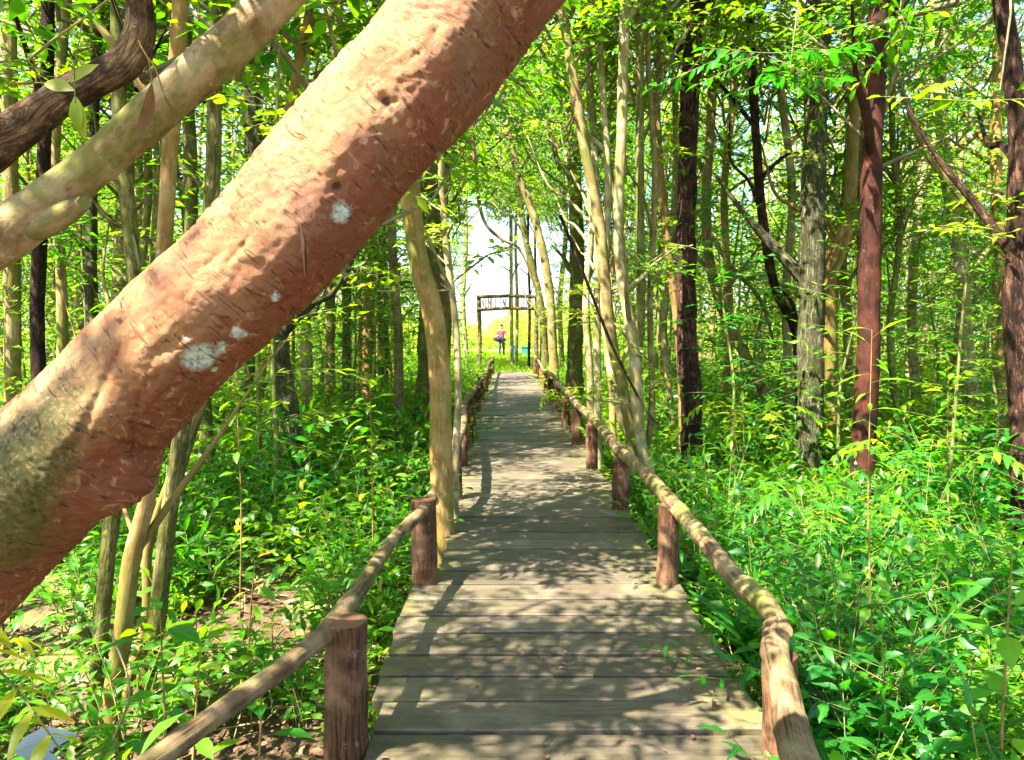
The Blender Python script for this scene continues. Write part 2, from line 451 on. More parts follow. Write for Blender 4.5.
gm = t.math('MAXIMUM', gm, t.math('MULTIPLY', t.ramp(n1, [(.48, 0), (.6, 1)]), .6))
M_ground = t.surf(t.princ(t.mix(gm, soil, grass), .95, t.bump(n2, .8, .03), .1))
g = link('ground', gb.mesh('ground'), None, [M_ground]); tag(g, kind='structure')

# boardwalk -----------------------------------------------------------------
t = NT('weathered_plank'); c = t.attr().outputs['Vector']
geo = t.N('ShaderNodeNewGeometry').outputs['Position']; isl = t.N('ShaderNodeNewGeometry').outputs['Random Per Island']
gr = t.noise(t.scale(c, (2.2, 42, 42)), 1., 7, .7, .6); gr2 = t.noise(t.scale(c, (5, 170, 170)), 1., 4, .65)
col = t.mix(t.ramp(gr, [(.3, 0), (.7, 1)]), (.035, .026, .018), (.125, .098, .070))
col = t.mix(t.math('MULTIPLY', t.ramp(gr2, [(.5, 0), (.66, 1)]), .65), col, (.045, .03, .02))
blot = t.noise(geo, 3.2, 4, .65)
col = t.mix(t.math('MULTIPLY', t.ramp(blot, [(.5, 0), (.72, 1)]), .5), col, (.22, .175, .135))
s3 = t.N('ShaderNodeSeparateXYZ'); t.put(s3.inputs[0], geo)
edge = t.math('MAXIMUM', t.ramp(s3.outputs[0], [(.62, 0), (1.0, 1)]), t.ramp(t.math('MULTIPLY', s3.outputs[0], -1.), [(.2, 0), (.58, 1)]))
al = t.math('MULTIPLY', t.ramp(t.noise(geo, 5, 5, .7), [(.42, 0), (.62, 1)]), t.math('MULTIPLY_ADD', edge, .65, .16))
col = t.mix(al, col, (.13, .125, .035))
hs = t.N('ShaderNodeHueSaturation', {'Color': col}); t.put(hs.inputs['Value'], t.math('MULTIPLY_ADD', isl, .6, .62))
M_plank = t.surf(t.princ(hs.outputs[0], t.math('MULTIPLY_ADD', gr, .3, .5), t.bump(gr2, .35, .004, t.bump(gr, .6, .006)), .35))

board = empty('boardwalk', (0, 0, 0)); tag(board, 'weathered grey plank boardwalk running straight through the woods', kind='structure')
b = Buf(); y = 1.4; k = 0; PL = []
while y < 29.0:
    wv = RS.uniform(.19, .235); gap = RS.uniform(.022, .036)
    xl = -.60 + RS.uniform(-.02, .02); xr = 1.04 + RS.uniform(-.025, .025)
    if y < 3.05: xl += .05
    if 4.66 < y < 7.0: xl = -.47 + RS.uniform(-.015, .015)
    if 10 < y: xl -= .02
    z = RS.uniform(-.004, .004); tl = RS.uniform(-.004, .004); tw = RS.uniform(-.003, .003)
    if y < 12: PL.append((y, wv))
    prof = [(.0, -.006), (.006, 0), (wv - .006, 0), (wv, -.006), (wv, -.045), (0, -.045)]
    ns = 14; V = []; A = []
    for i in range(ns + 1):
        x = xl + (xr - xl) * i / ns
        for q, (py_, pz) in enumerate(prof):
            wob = .006 * mnoise.noise(Vector((x * 2.2, k * 7.1 + (0 if q in (0, 1, 5) else 3), 0)))
            sag = .003 * mnoise.noise(Vector((x * 1.5, k * 3.3, 5)))
            V.append((x + (RS.uniform(-.004, .004) if i in (0, ns) else 0), y + py_ + wob, z + pz + sag + tl * (x - .2) + tw * (py_ / wv) )); A.append((x + k * 3.7, py_ + k * 1.3, pz + k))
    m = len(prof)
    Fc = [(i * m + q, i * m + (q + 1) % m, (i + 1) * m + (q + 1) % m, (i + 1) * m + q) for i in range(ns) for q in range(m)]
    Fc = [f[::-1] for f in Fc]
    b.add(V, Fc, A)
    for i, rev in ((0, False), (ns, True)):
        r_ = V[i * m:(i + 1) * m]; fz = [(0, 1, 2, 3), (0, 3, 4, 5)]
        b.add(r_, [f[::-1] if rev else f for f in fz], A[i * m:(i + 1) * m])
    y += wv + gap; k += 1
link('planking', b.mesh('planking', False), board, [M_plank])
b = Buf()
for (yy0, wv0) in PL:
    for xx0 in (-.31, .21, .83):
        for q in (.3, .7):
            xa = xx0 + RS.uniform(-.012, .012); ya = yy0 + wv0 * q; b.add([(xa + .0045 * math.cos(w_), ya + .0045 * math.sin(w_), .0065) for w_ in np.linspace(0, 6.28, 7)[:6]], [(0, 1, 2, 3), (0, 3, 4, 5)])
nl_ = link('nail_heads', b.mesh('nail_heads', False), board, [M_gate]); nl_['kind'] = 'stuff'
def box(buf, x0, x1, y0, y1, z0, z1, mat=0):
    v = [(x0, y0, z0), (x1, y0, z0), (x1, y1, z0), (x0, y1, z0), (x0, y0, z1), (x1, y0, z1), (x1, y1, z1), (x0, y1, z1)]
    f = [(0, 3, 2, 1), (4, 5, 6, 7), (0, 1, 5, 4), (1, 2, 6, 5), (2, 3, 7, 6), (3, 0, 4, 7)]
    buf.add(v, f, v, mat)
for x0 in (-.36, .17, .78):
    b = Buf(); box(b, x0, x0 + .09, 1.5, 28.9, -.19, -.052); link('joist', b.mesh('joist', False), board, [M_gate])
for yy in np.arange(2.2, 29, 3.2):
    for xx in (-.38, .80):
        b = Buf(); tube(b, [(xx + .04, yy, ground_z(xx, yy) - .15), (xx + .04, yy, -.19)], [.06, .055], 8, .2, .1); link('pile', b.mesh('pile'), board, [M_gate])

# ================================================================= RAILINGS
def post_mesh(h0, h1, r, seed, lean=(0, 0)):
    b = Buf(); tube(b, [(0, 0, h0), (lean[0] * .5, lean[1] * .5, (h0 + h1) / 2), (lean[0], lean[1], h1)], [r * 1.04, r, r * .96], 28, .02, .11, 5, seed=seed)
    return b.mesh('post')
def wood_post(parent, x, y, z1, r, seed, lean=(0, 0)):
    o = link('post', post_mesh(ground_z(x, y) - .2, z1, r, seed, lean), parent, [M_post]); o.location = (x, y, 0); return o
def rail(parent, pts, radii, seed, sides=16, step=.04, rough=.2):
    b = Buf(); tube(b, pts, radii, sides, step, rough, 7, seed=seed); return link('rail', b.mesh('rail'), parent, [M_rail])

r1 = empty('log_railing', (-.6, 2.7, -.5), 'near left log railing, two red-brown posts under one sloping grey-brown pole', 'railing', 'log railings of the boardwalk')
def sub(parent, fn):      # build in world space, then hang on the thing
    o = fn(); o.location = Vector(o.location) - Vector(parent.location); return o
sub(r1, lambda: wood_post(r1, -.625, 2.72, .49, .083, 1.3, (.01, 0)))
sub(r1, lambda: wood_post(r1, -.535, 4.58, .525, .080, 5.3))
pr = [at(60, 830, 1.62), at(165, 752, 1.93), at(258, 685, 2.30), at(318, 640, 2.62), at(348, 605, 2.95), at(368, 576, 3.35), at(395, 538, 3.95), at(428, 506, 4.62)]
sub(r1, lambda: rail(r1, pr, [.034, .033, .033, .036, .040, .034, .033, .036], 2.))
r2 = empty('log_railing', (-.6, 8, -.5), 'far left log railing running from the leaning orange tree to the gate', 'railing', 'log railings of the boardwalk')
lp = [(6.9, -.50), (8.6, -.56), (10.4, -.60), (12.4, -.62), (14.6, -.63), (17, -.64), (19.5, -.64), (22, -.64), (25, -.64), (28, -.62)]
for i, (yy, xx) in enumerate(lp):
    sub(r2, lambda: wood_post(r2, xx, yy, .50 + RS.uniform(-.04, .04), .075 + RS.uniform(-.012, .012), i * 2.1, (RS.uniform(-.03, .03), 0)))
top = [(xx + RS.uniform(-.04, .04), yy, .53 + RS.uniform(-.03, .05)) for yy, xx in lp]
top = [(-.60, 5.6, .30), (-.52, 6.3, .44)] + top + [(-.62, 28.8, .62)]
sub(r2, lambda: rail(r2, top[:7], [.04, .045, .045, .05, .04, .05, .045], 8.))
sub(r2, lambda: rail(r2, [(a + .02, b_, c_ - .02) for a, b_, c_ in top[6:]], [.045, .05, .04, .05], 3.))
r3 = empty('log_railing', (1, 4, -.5), 'long right log railing with thick crooked pale log at its near end', 'railing', 'log railings of the boardwalk')
rp = [(2.66, 1.02, .36), (4.54, .985, .50), (6.5, .985, .49), (8.45, .96, .50), (10.3, .95, .48), (12.4, .95, .5), (14.5, .95, .5), (17, .95, .5), (19.6, .95, .5), (22.2, .96, .5), (25, .97, .5), (28, .98, .5)]
for i, (yy, xx, zz) in enumerate(rp):
    sub(r3, lambda: wood_post(r3, xx, yy, zz + RS.uniform(-.02, .02), .072 + RS.uniform(-.008, .01), i * 3.7 + .4, (RS.uniform(-.02, .02), 0)))
pr = [at(830, 850, 1.72), at(797, 752, 2.08), at(785, 690, 2.4), at(776, 655, 2.62), at(777, 628, 2.80)]
sub(r3, lambda: rail(r3, pr, [.058, .054, .047, .050, .049], 11., 22, .03))
pr = [at(786, 632, 2.72), at(765, 604, 3.0), at(735, 578, 3.35), at(700, 535, 4.0), at(668, 498, 4.7), at(642, 470, 5.6), at(617, 447, 6.6), (1.0, 8.45, .54), (.95, 10.3, .56), (.99, 12.4, .55)]
sub(r3, lambda: rail(r3, pr, [.026, .047, .046, .048, .050, .05, .054, .05, .05, .05], 14., 18, .04))
sub(r3, lambda: rail(r3, [(1.0, 12.2, .55), (.95, 14.5, .56), (1.0, 17, .58), (.93, 19.6, .54), (.97, 22.2, .57), (.99, 25, .6), (.99, 28.6, .62)], [.05, .04, .05, .045, .05], 4., 12, .08))

# ================================================================= THE BIG LEANING TRUNK
HY = 1.30
hc = [(-420, 960, 1.55, 205), (-250, 770, 1.45, 185), (-120, 640, 1.36, 172), (-50, 568, HY, 166), (0, 516, HY, 158), (55, 462, HY, 152), (105, 408, HY, 147), (178, 337, HY, 142), (251, 267, HY, 142),
      (307, 203, HY, 148), (363, 138, HY, 152), (420, 80, HY, 152), (464, 20, HY, 150), (520, -50, HY, 146), (640, -180, 1.36, 148), (800, -380, 1.5, 140), (1000, -640, 1.8, 120)]
HP = [np.array(at(a, b_, d)) for a, b_, d, w in hc]; HR = [w / 2 / F * d * (.905 if b_ > 170 else .87) for a, b_, d, w in hc]
foot = HP[0] + (HP[0] - HP[1]) * 1.0; foot[2] = ground_z(foot[0], foot[1]) - .1
HP = [foot] + HP; HR = [HR[0] * 1.25] + HR
tree_top = HP[-1]
seglen = [0] + [np.linalg.norm(HP[i + 1] - HP[i]) for i in range(len(HP) - 1)]; cum = np.cumsum(seglen)
def hero_st0(px, py):
    """along-path distance and angle round the trunk of the surface seen at a pixel"""
    best = None
    for i in range(1, len(HP) - 1):
        a = to_px(HP[i]); b_ = to_px(HP[i + 1]) if i + 1 < len(HP) else None
        if a is None or b_ is None: continue
        dx, dy = b_[0] - a[0], b_[1] - a[1]; L2 = dx * dx + dy * dy
        u = max(0, min(1, ((px - a[0]) * dx + (py - a[1]) * dy) / L2)); cx, cy_ = a[0] + dx * u, a[1] + dy * u
        dd = math.hypot(px - cx, py - cy_)
        if best is None or dd < best[0]:
            sgn = 1 if (px - cx) * (-dy) + (py - cy_) * dx > 0 else -1
            best = (dd, cum[i] + (cum[i + 1] - cum[i]) * u, sgn)
    dd, s_, sgn = best; r = np.interp(s_, cum, HR); w = r * F / HY
    return s_, math.asin(max(-1, min(1, sgn * dd / w)))
def hero_surf(s0, th):
    p = np.array([np.interp(s0, cum, [q[j] for q in HP]) for j in range(3)]); a = np.array([np.interp(s0 - .05, cum, [q[j] for q in HP]) for j in range(3)]); c_ = np.array([np.interp(s0 + .05, cum, [q[j] for q in HP]) for j in range(3)])
    tg = (c_ - a) / np.linalg.norm(c_ - a); u = np.array((0, -1., 0)); u = u - tg * np.dot(u, tg); u /= np.linalg.norm(u); w = np.cross(tg, u)
    return to_px(p + (u * math.cos(th) + w * math.sin(th)) * np.interp(s0, cum, HR))
def hero_st(px, py):
    x, y = px, py
    for _ in range(12):
        r_ = hero_st0(x, y); q = hero_surf(*r_); x += (px - q[0]) * .7; y += (py - q[1]) * .7
    return r_
ss = []; s_ = 0.
while s_ < cum[-1]:
    ss.append(s_); p = np.array([np.interp(s_, cum, [q[j] for q in HP]) for j in range(3)]); q = to_px(p)
    s_ += .0038 if (q and -110 < q[0] < 640 and -120 < q[1] < 720) else .05
# smooth centre line
C0 = []
for s_ in ss:
    k = max(0, min(len(cum) - 2, int(np.searchsorted(cum, s_) - 1))); t_ = (s_ - cum[k]) / (cum[k + 1] - cum[k])
    a = HP[max(k - 1, 0)]; b_ = HP[k]; c_ = HP[k + 1]; d_ = HP[min(k + 2, len(HP) - 1)]
    C0.append(.5 * ((2 * b_) + (-a + c_) * t_ + (2 * a - 5 * b_ + 4 * c_ - d_) * t_ ** 2 + (-a + 3 * b_ - 3 * c_ + d_) * t_ ** 3))
sides = 230
feat = []   # s, theta, size s, size theta(m), depth
def F_(px, py, ds, dt, dep): s0, th0 = hero_st(px, py); feat.append((s0, th0, ds, dt, dep))
F_(130, 478, .055, .06, .034); F_(105, 500, .05, .045, .016); F_(146, 452, .010, .05, -.014); F_(112, 462, .012, .03, -.006)
F_(35, 470, .12, .06, .008); F_(385, 100, .009, .011, -.010); F_(389, 106, .016, .006, -.006); F_(337, 187, .008, .008, -.009)
F_(268, 195, .012, .02, -.004); F_(345, 130, .02, .02, .005); F_(165, 348, .035, .012, -.008); F_(150, 365, .03, .02, .006); F_(180, 300, .05, .05, .005)
F_(95, 370, .05, .04, -.006); F_(90, 420, .06, .03, .006); F_(240, 248, .025, .005, -.004); F_(210, 262, .02, .004, -.004); F_(480, 60, .1, .04, -.005); F_(300, 250, .08, .05, .004)
F_(270, 308, .008, .008, -.006); F_(292, 312, .010, .010, -.008); F_(420, 150, .06, .04, .005)
crease = [hero_st(*q) for q in ((118, 345), (106, 372), (98, 400), (80, 440), (62, 455))]
crease2 = [hero_st(*q) for q in ((140, 395), (134, 425), (138, 448), (148, 462))]
def seg_d(s_, th, r, line):
    best = 9
    for (a, ta), (c_, tc_) in zip(line, line[1:]):
        ax, ay = (a - s_), (ta - th) * r; bx, by = (c_ - s_), (tc_ - th) * r; dx, dy = bx - ax, by - ay
        u = max(0, min(1, -(ax * dx + ay * dy) / (dx * dx + dy * dy + 1e-9))); best = min(best, math.hypot(ax + dx * u, ay + dy * u))
    return best
V = []; A = []; ref = np.array((0, -1., 0))
nz = mnoise.noise
for i, s_ in enumerate(ss):
    c_ = C0[i]; tg = C0[min(i + 1, len(ss) - 1)] - C0[max(i - 1, 0)]; tg /= np.linalg.norm(tg)
    u = ref - tg * np.dot(ref, tg); u /= np.linalg.norm(u); w = np.cross(tg, u)
    r0 = float(np.interp(s_, cum, HR)); vis = ss[min(i + 1, len(ss) - 1)] - s_ < .01
    for k in range(sides):
        th = 2 * math.pi * k / sides
        if th > math.pi: th -= 2 * math.pi
        cs, sn = math.cos(th), math.sin(th); d = 0.
        d += .010 * nz(Vector((cs * .9, sn * .9, s_ * 3.2))) + .0035 * nz(Vector((cs * 2.2 + 5, sn * 2.2, s_ * 11)))
        if vis and abs(th) < 2.1:
            q = nz(Vector((cs * 2.4 + 3, sn * 2.4, s_ * 48 + 3 * nz(Vector((cs * 1.5, sn * 1.5, s_ * 5))))))        # cross-grain cracks
            msk = max(0, nz(Vector((cs * 1.1 + 9, sn * 1.1, s_ * 4.5))) + .18 + .35 * max(0, th))
            d -= .0055 * msk * max(0, 1 - abs(q) * 6)
            q2 = nz(Vector((cs * 6, sn * 6, s_ * 38 + 9))); d += .0022 * q2 + .0014 * nz(Vector((cs * 13, sn * 13, s_ * 90)))
            q3 = nz(Vector((cs * 2.6 + 7, sn * 2.6 + s_ * 2, s_ * 16)))
            d -= .0035 * max(0, 1 - abs(q3) * 9) * max(0, nz(Vector((cs * 2 + 1, sn * 2, s_ * 6))) + .1)
            for (s0, t0_, a, bth, dep) in feat:
                e = ((s_ - s0) / a) ** 2
                if e < 6:
                    e += ((th - t0_) * r0 / bth) ** 2
                    if e < 6: d += dep * math.exp(-e)
            if crease[-1][0] - .05 < s_ < crease[0][0] + .05: d -= .007 * math.exp(-(seg_d(s_, th, r0, crease) / .007) ** 2)
            if crease2[-1][0] - .05 < s_ < crease2[0][0] + .05: d -= .006 * math.exp(-(seg_d(s_, th, r0, crease2) / .006) ** 2)
        V.append(c_ + (u * cs + w * sn) * (r0 + d)); A.append((cs * r0, sn * r0, s_))
n = len(ss)
Fc = [(i * sides + k, i * sides + (k + 1) % sides, (i + 1) * sides + (k + 1) % sides, (i + 1) * sides + k) for i in range(n - 1) for k in range(sides)]
b = Buf(); b.add(V, Fc, A)
# material
t = NT('smooth_orange_bark'); at_ = t.attr(); c = at_.outputs['Vector']
fine = t.noise(c, 75, 8, .78, .6); cross = t.noise(t.scale(c, (22, 22, 120)), 1., 6, .72, 1.2); blot = t.noise(c, 7, 5, .62, .5); big = t.noise(c, 3.2, 3)
col = t.mix(t.ramp(blot, [(.38, 0), (.62, 1)]), (.22, .068, .022), (.34, .18, .068))
col = t.mix(t.math('MULTIPLY', t.ramp(big, [(.5, 0), (.68, 1)]), .8), col, (.29, .17, .09))
col = t.mix(t.math('MULTIPLY', t.ramp(t.noise(c, 11, 5, .7), [(.57, 0), (.66, 1)]), .6), col, (.40, .08, .045))
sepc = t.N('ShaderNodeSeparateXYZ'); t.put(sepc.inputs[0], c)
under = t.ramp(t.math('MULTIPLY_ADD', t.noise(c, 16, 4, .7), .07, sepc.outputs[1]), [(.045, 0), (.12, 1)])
col = t.mix(t.math('MULTIPLY', under, .9), col, (.13, .024, .010))  # shade on the underside of the trunk painted in as dark red
col = t.mix(t.math('MULTIPLY', t.ramp(t.noise(c, 46, 6, .8), [(.56, 0), (.68, 1)]), .5), col, (.17, .07, .035))
col = t.mix(t.math('MULTIPLY', t.ramp(t.noise(c, 24, 6, .75, 1.), [(.56, 0), (.64, 1)]), .5), col, (.46, .30, .16))
crk = t.ramp(cross, [(.29, 1), (.40, 0)])
col = t.mix(t.math('MULTIPLY', crk, t.ramp(blot, [(.42, .03), (.62, .55)])), col, (.13, .04, .018))
def surfpt(px, py):
    s0, th0 = hero_st(px, py); r0 = float(np.interp(s0, cum, HR)); return (math.cos(th0) * r0, math.sin(th0) * r0, s0)
wob = t.math('MULTIPLY_ADD', t.noise(c, 55, 4, .7), .030, -.015)
def patch(col, px, py, rad, colr, soft=.25, amt=1., speck=True, fac=1.0):
    vd = t.N('ShaderNodeVectorMath', operation='DISTANCE'); t.put(vd.inputs[0], c); vd.inputs[1].default_value = surfpt(px, py)
    q = t.math('DIVIDE', t.math('ADD', vd.outputs['Value'], t.math('MULTIPLY', wob, fac)), rad)
    mk = t.math('MULTIPLY', t.ramp(q, [(1 - soft, 1), (1., 0)]), amt)
    if speck: mk = t.math('MULTIPLY', mk, t.ramp(t.noise(c, 140, 3, .6), [(.36, .35), (.5, 1)]))
    return t.mix(mk, col, colr)
wm = t.math('MULTIPLY_ADD', t.noise(c, 9, 5, .7), .0, 0.)
for (px, py, ra, am) in ((30, 445, .10, .95), (12, 490, .09, .95), (0, 540, .10, .9), (62, 405, .06, .8), (90, 380, .035, .5)):
    col = patch(col, px, py, ra, (.055, .058, .005), .5, am, True, 2.6)
for (px, py, ra, am) in ((470, 70, .07, .5), (395, 165, .05, .35), (180, 260, .05, .4), (490, 20, .06, .5)):
    col = patch(col, px, py, ra, (.10, .07, .03), .8, am, True, 2.5)
for (px, py, ra) in ((200, 359, .033), (222, 350, .014), (340, 212, .021), (275, 297, .010), (237, 334, .013), (187, 340, .007), (217, 372, .007)):
    col = patch(col, px, py, ra, (.40, .49, .46), .55, .92, True, 1.1)
for (px, py, ra) in ((385, 100, .009), (337, 187, .010), (292, 312, .010), (391, 110, .006)):
    col = patch(col, px, py, ra, (.05, .02, .012), .5, .9, False, .5)
rg = t.math('MULTIPLY_ADD', fine, .3, .42)
nb_ = t.bump(t.math('ADD', fine, t.math('MULTIPLY', crk, -.7)), 1., .005, t.bump(cross, .5, .004))
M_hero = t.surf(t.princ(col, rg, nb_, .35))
hero = empty('leaning_tree', tuple(foot), 'huge smooth orange-brown trunk leaning diagonally across the upper left, close to the viewer', 'tree')
me = b.mesh('trunk'); o = link('trunk', me, hero, [M_hero]); o.location = -Vector(foot)

# fallen needle stuck on it, small dark dead twig hanging at (303,255)
p = [at(301, 225, HY - .137), at(304, 250, HY - .142), at(306, 278, HY - .137)]
b = Buf(); tube(b, p, [.0012, .0042, .0012], 8, .006, .2)
nd = link('dead_twig', b.mesh('dead_twig'), None, [B_red]); tag(nd, 'thin dark dead twig sliver stuck to the face of the big leaning trunk', 'twig')

# ================================================================= TREES
crowns_tall = [crown_mesh('crown', RS.uniform(1.7, 2.3), RS.uniform(3.6, 4.8), 15, 9, .14, m_, tint=ti, spacing=.062) for m_, ti in
               ((M_leaf, .40), (M_leaf, .5), (M_leaf_y, .35), (M_leaf, .3), (M_leaf_y, .5), (M_leaf, .45))]
crowns_thin = [crown_mesh('crown', RS.uniform(1.1, 1.5), RS.uniform(3.2, 4.6), 14, 8, .13, m_, tint=ti, spacing=.062) for m_, ti in
               ((M_leaf, .42), (M_leaf_y, .4), (M_leaf, .52), (M_leaf_y, .3))]
for (x_, y_, z_, s_) in ((tree_top[0], tree_top[1], tree_top[2] - .3, .9), (.7, 2.0, 4.2, .75)):  # unseen crowns added to shade the undergrowth on the right
    cw = bpy.data.objects.new('crown', crowns_thin[0]); COL.objects.link(cw); cw.parent = hero; cw.location = Vector((x_, y_, z_)) - Vector(foot); cw.scale = (s_, s_, s_)
spray = [crown_mesh('leafy_spray', .75, .9, 4, 8, .11, m_, tint=.5) for m_ in (M_leaf, M_leaf_y)]

landmarks = []   # (px, phrase)
placed = []      # things that wait for their ordinal labels
def trunk_obj(parent, pts, radii, mat, seed, sides=12, rough=.16, step=.09):
    b = Buf(); base = np.array(parent.location)
    tube(b, [np.array(p) - base for p in pts], radii, sides, step, rough, 2.2, seed=seed, flute=.08)
    for q in range(RS.choice((2, 3, 4)) if sides < 20 else 0):
        u = RS.uniform(.3, .85) * (len(pts) - 1); i = int(u); p = np.array(Vector(pts[i]).lerp(Vector(pts[i + 1]), u - i)) - base
        side_limb(b, p, max(radii) * .33, RS.uniform(.3, 1.3), seed + q)
    return link('trunk', b.mesh('trunk'), parent, [mat])

def side_limb(b, p, r, L, seed):
    a = RS.uniform(0, 6.28); d = np.array((math.cos(a), math.sin(a), RS.uniform(.5, 1.5)))
    tube(b, [p, p + d * L * .4 + np.array((0, 0, .05)), p + d * L * .7 + RN.normal(0, .05, 3), p + d * L + np.array((0, 0, .2 * L))], [r, r * .75, r * .5, r * .25], 6, .12, .25, 3, seed=seed)

def put_crown(parent, p, me, s=1., name='crown'):
    o = bpy.data.objects.new(name, me); COL.objects.link(o); o.parent = parent
    o.location = Vector(p) - Vector(parent.location); o.rotation_euler = (RS.uniform(-.15, .15), RS.uniform(-.15, .15), RS.uniform(0, 6.28)); o.scale = (s, s, s * RS.uniform(.9, 1.15))
    return o

def hand_tree(px_path, Y, wpx, mat, label, name='tree', crown='thin', top=8.5, ytop=0., group=None, taper=.8, rough=.16, twigs=2, wob=.0, nosides=14, extra=()):
    """px_path from the lowest visible point upwards"""
    pts = [at(a, b_, Y + ytop * i / max(1, len(px_path) - 1)) for i, (a, b_) in enumerate(px_path)]
    p0, p1 = pts[0], pts[1]; d = (p1 - p0); d = d / max(d.z, .05)
    gz = ground_z(p0.x, p0.y)
    if p0.z > gz - .05:
        dz = p0.z - (gz - .15); f = Vector((p0.x - d.x * dz * .5, p0.y - d.y * dz * .5, gz - .15)); pts = [f] + pts
    pe, pq = pts[-1], pts[-2]; d = pe - pq; d = d / max(d.z, .08)
    if pe.z < top:
        dz = top - pe.z; pts += [pe + Vector((d.x * .6, d.y * .6, 1)) * dz * .5, pe + Vector((d.x * .4 * dz + RS.uniform(-.3, .3), d.y * .4 * dz + .2, dz))]
    r = wpx / 2 / F * Y
    nn = len(pts); radii = [r * (1.12 - (1.12 - taper) * i / (nn - 1)) for i in range(nn)]; radii[0] *= 1.45; radii[-1] *= .45
    e = empty(name, tuple(pts[0]), label, 'tree', group)
    trunk_obj(e, pts, radii, mat, RS.uniform(0, 50), nosides, rough)
    zt = pts[-1]
    me = RS.choice(crowns_tall if crown == 'tall' else crowns_thin)
    if crown: put_crown(e, (zt.x, zt.y, zt.z - 4.2), me, RS.uniform(.9, 1.15))
    for (a, b_, d_, s_) in extra: put_crown(e, at(a, b_, d_), RS.choice(crowns_thin), s_, 'crown')
    for _ in range(twigs):
        u = RS.uniform(.25, .8); q = pts[0].lerp(pts[-1], u); k = u * (nn - 1); i = int(k); q = pts[i].lerp(pts[min(i + 1, nn - 1)], k - i)
        put_crown(e, q, RS.choice(spray), RS.uniform(.5, 1.), 'leafy_shoot')
    landmarks.append((to_px(pts[1])[0], label))
    return e

GN = 'slender trees along the boardwalk'
# right side, from the deck outwards
hand_tree([(650, 470), (641, 440), (633, 345), (619, 250), (622, 120), (625, 0)], 8.0, 11, B_pale, 'tall pale trunk with bright bare bark, thickest of the clump beyond the right railing', top=9)
hand_tree([(640, 455), (637, 370), (641, 300), (640, 200), (640, 0)], 8.3, 9, B_moss, 'thin mossy olive stem just right of the pale clump trunk', top=8)
hand_tree([(636, 470), (625, 400), (610, 330), (600, 230), (580, 120), (562, 0)], 8.6, 11, B_tan, 'tan slender tree slanting left out of the clump by the right railing', top=9)
hand_tree([(598, 432), (597, 300), (597, 200), (588, 60), (584, 0)], 9.6, 7, B_pale, 'very thin straight pale pole tree beside the right railing posts', top=8)
hand_tree([(683, 440), (680, 350), (668, 250), (657, 120), (660, 0)], 9.2, 8, B_orange, 'thin golden tan stem leaning against the dark flaky tree', top=9)
hand_tree([(692, 430), (688, 350), (686, 250), (690, 100), (697, 0)], 9.0, 19, B_dark, 'dark brown flaky-barked tree with peeling grey strips', crown='tall', rough=.25, top=9)
hand_tree([(862, 470), (868, 350), (871, 200), (874, 90), (879, 15)], 7.5, 21, B_red, 'straight smooth deep red-brown trunk on the right', crown='tall', top=7.5, rough=.1, nosides=18, twigs=1)
hand_tree([(809, 440), (812, 300), (813, 180), (818, 60)], 8.6, 24, B_rough, 'thick fissured grey-green trunk left of the red-brown trunk', crown='tall', rough=.22, nosides=18)
hand_tree([(835, 440), (829, 300), (832, 262), (848, 215), (853, 130), (858, 0)], 9.4, 13, B_orange, 'crooked golden trunk squeezed between the fissured and the red-brown trunks')
hand_tree([(1022, 430), (1015, 300), (1020, 180), (1012, 60), (1003, 0)], 6.2, 19, B_dark, 'black flaky trunk on the right edge of the photo', rough=.3, crown='tall')
hand_tree([(975, 440), (968, 350), (962, 280), (945, 160), (940, 60), (948, 0)], 11, 12, B_pale, 'sunlit cream trunk between the red-brown and the black edge trunks')
hand_tree([(918, 430), (912, 300), (922, 180), (930, 90), (935, 0)], 13, 9, B_pale, 'slim pale tree just right of the red-brown trunk')
hand_tree([(1000, 420), (1004, 300), (996, 180), (1000, 0)], 10, 11, B_orange, 'golden trunk just left of the black edge trunk')
hand_tree([(800, 400), (795, 330), (776, 290), (764, 230), (757, 150), (750, 20)], 10, 9, B_dark, 'thin dark twisted tree in the gap right of the flaky tree', rough=.25)
hand_tree([(775, 420), (760, 385), (735, 335), (716, 290), (706, 220), (712, 100)], 10.5, 10, B_tan, 'tan trunk leaning strongly left behind the flaky tree', twigs=1)
hand_tree([(575, 360), (577, 250), (572, 120), (566, 0)], 16, 15, B_moss, 'stout shaded olive tree behind the right railing near the gate', crown='tall', extra=[(600, 230, 15, 1.), (575, 110, 14, 1.), (610, 300, 16, .9)])
hand_tree([(553, 350), (548, 280), (535, 220), (512, 150), (498, 60)], 19, 8, B_tan, 'bent tree arching left over the boardwalk before the gate', extra=[(500, 130, 18, 1.1), (545, 190, 19, 1.), (520, 90, 18, 1.1), (500, 215, 20, .8)])
hand_tree([(545, 352), (540, 300), (524, 230), (515, 140), (520, 60)], 23, 7, B_moss, 'slim dark leaning tree closest to the gate on its right', extra=[(562, 260, 23, 1.), (515, 225, 24, .8), (530, 150, 22, 1.1), (556, 330, 22, .6)])
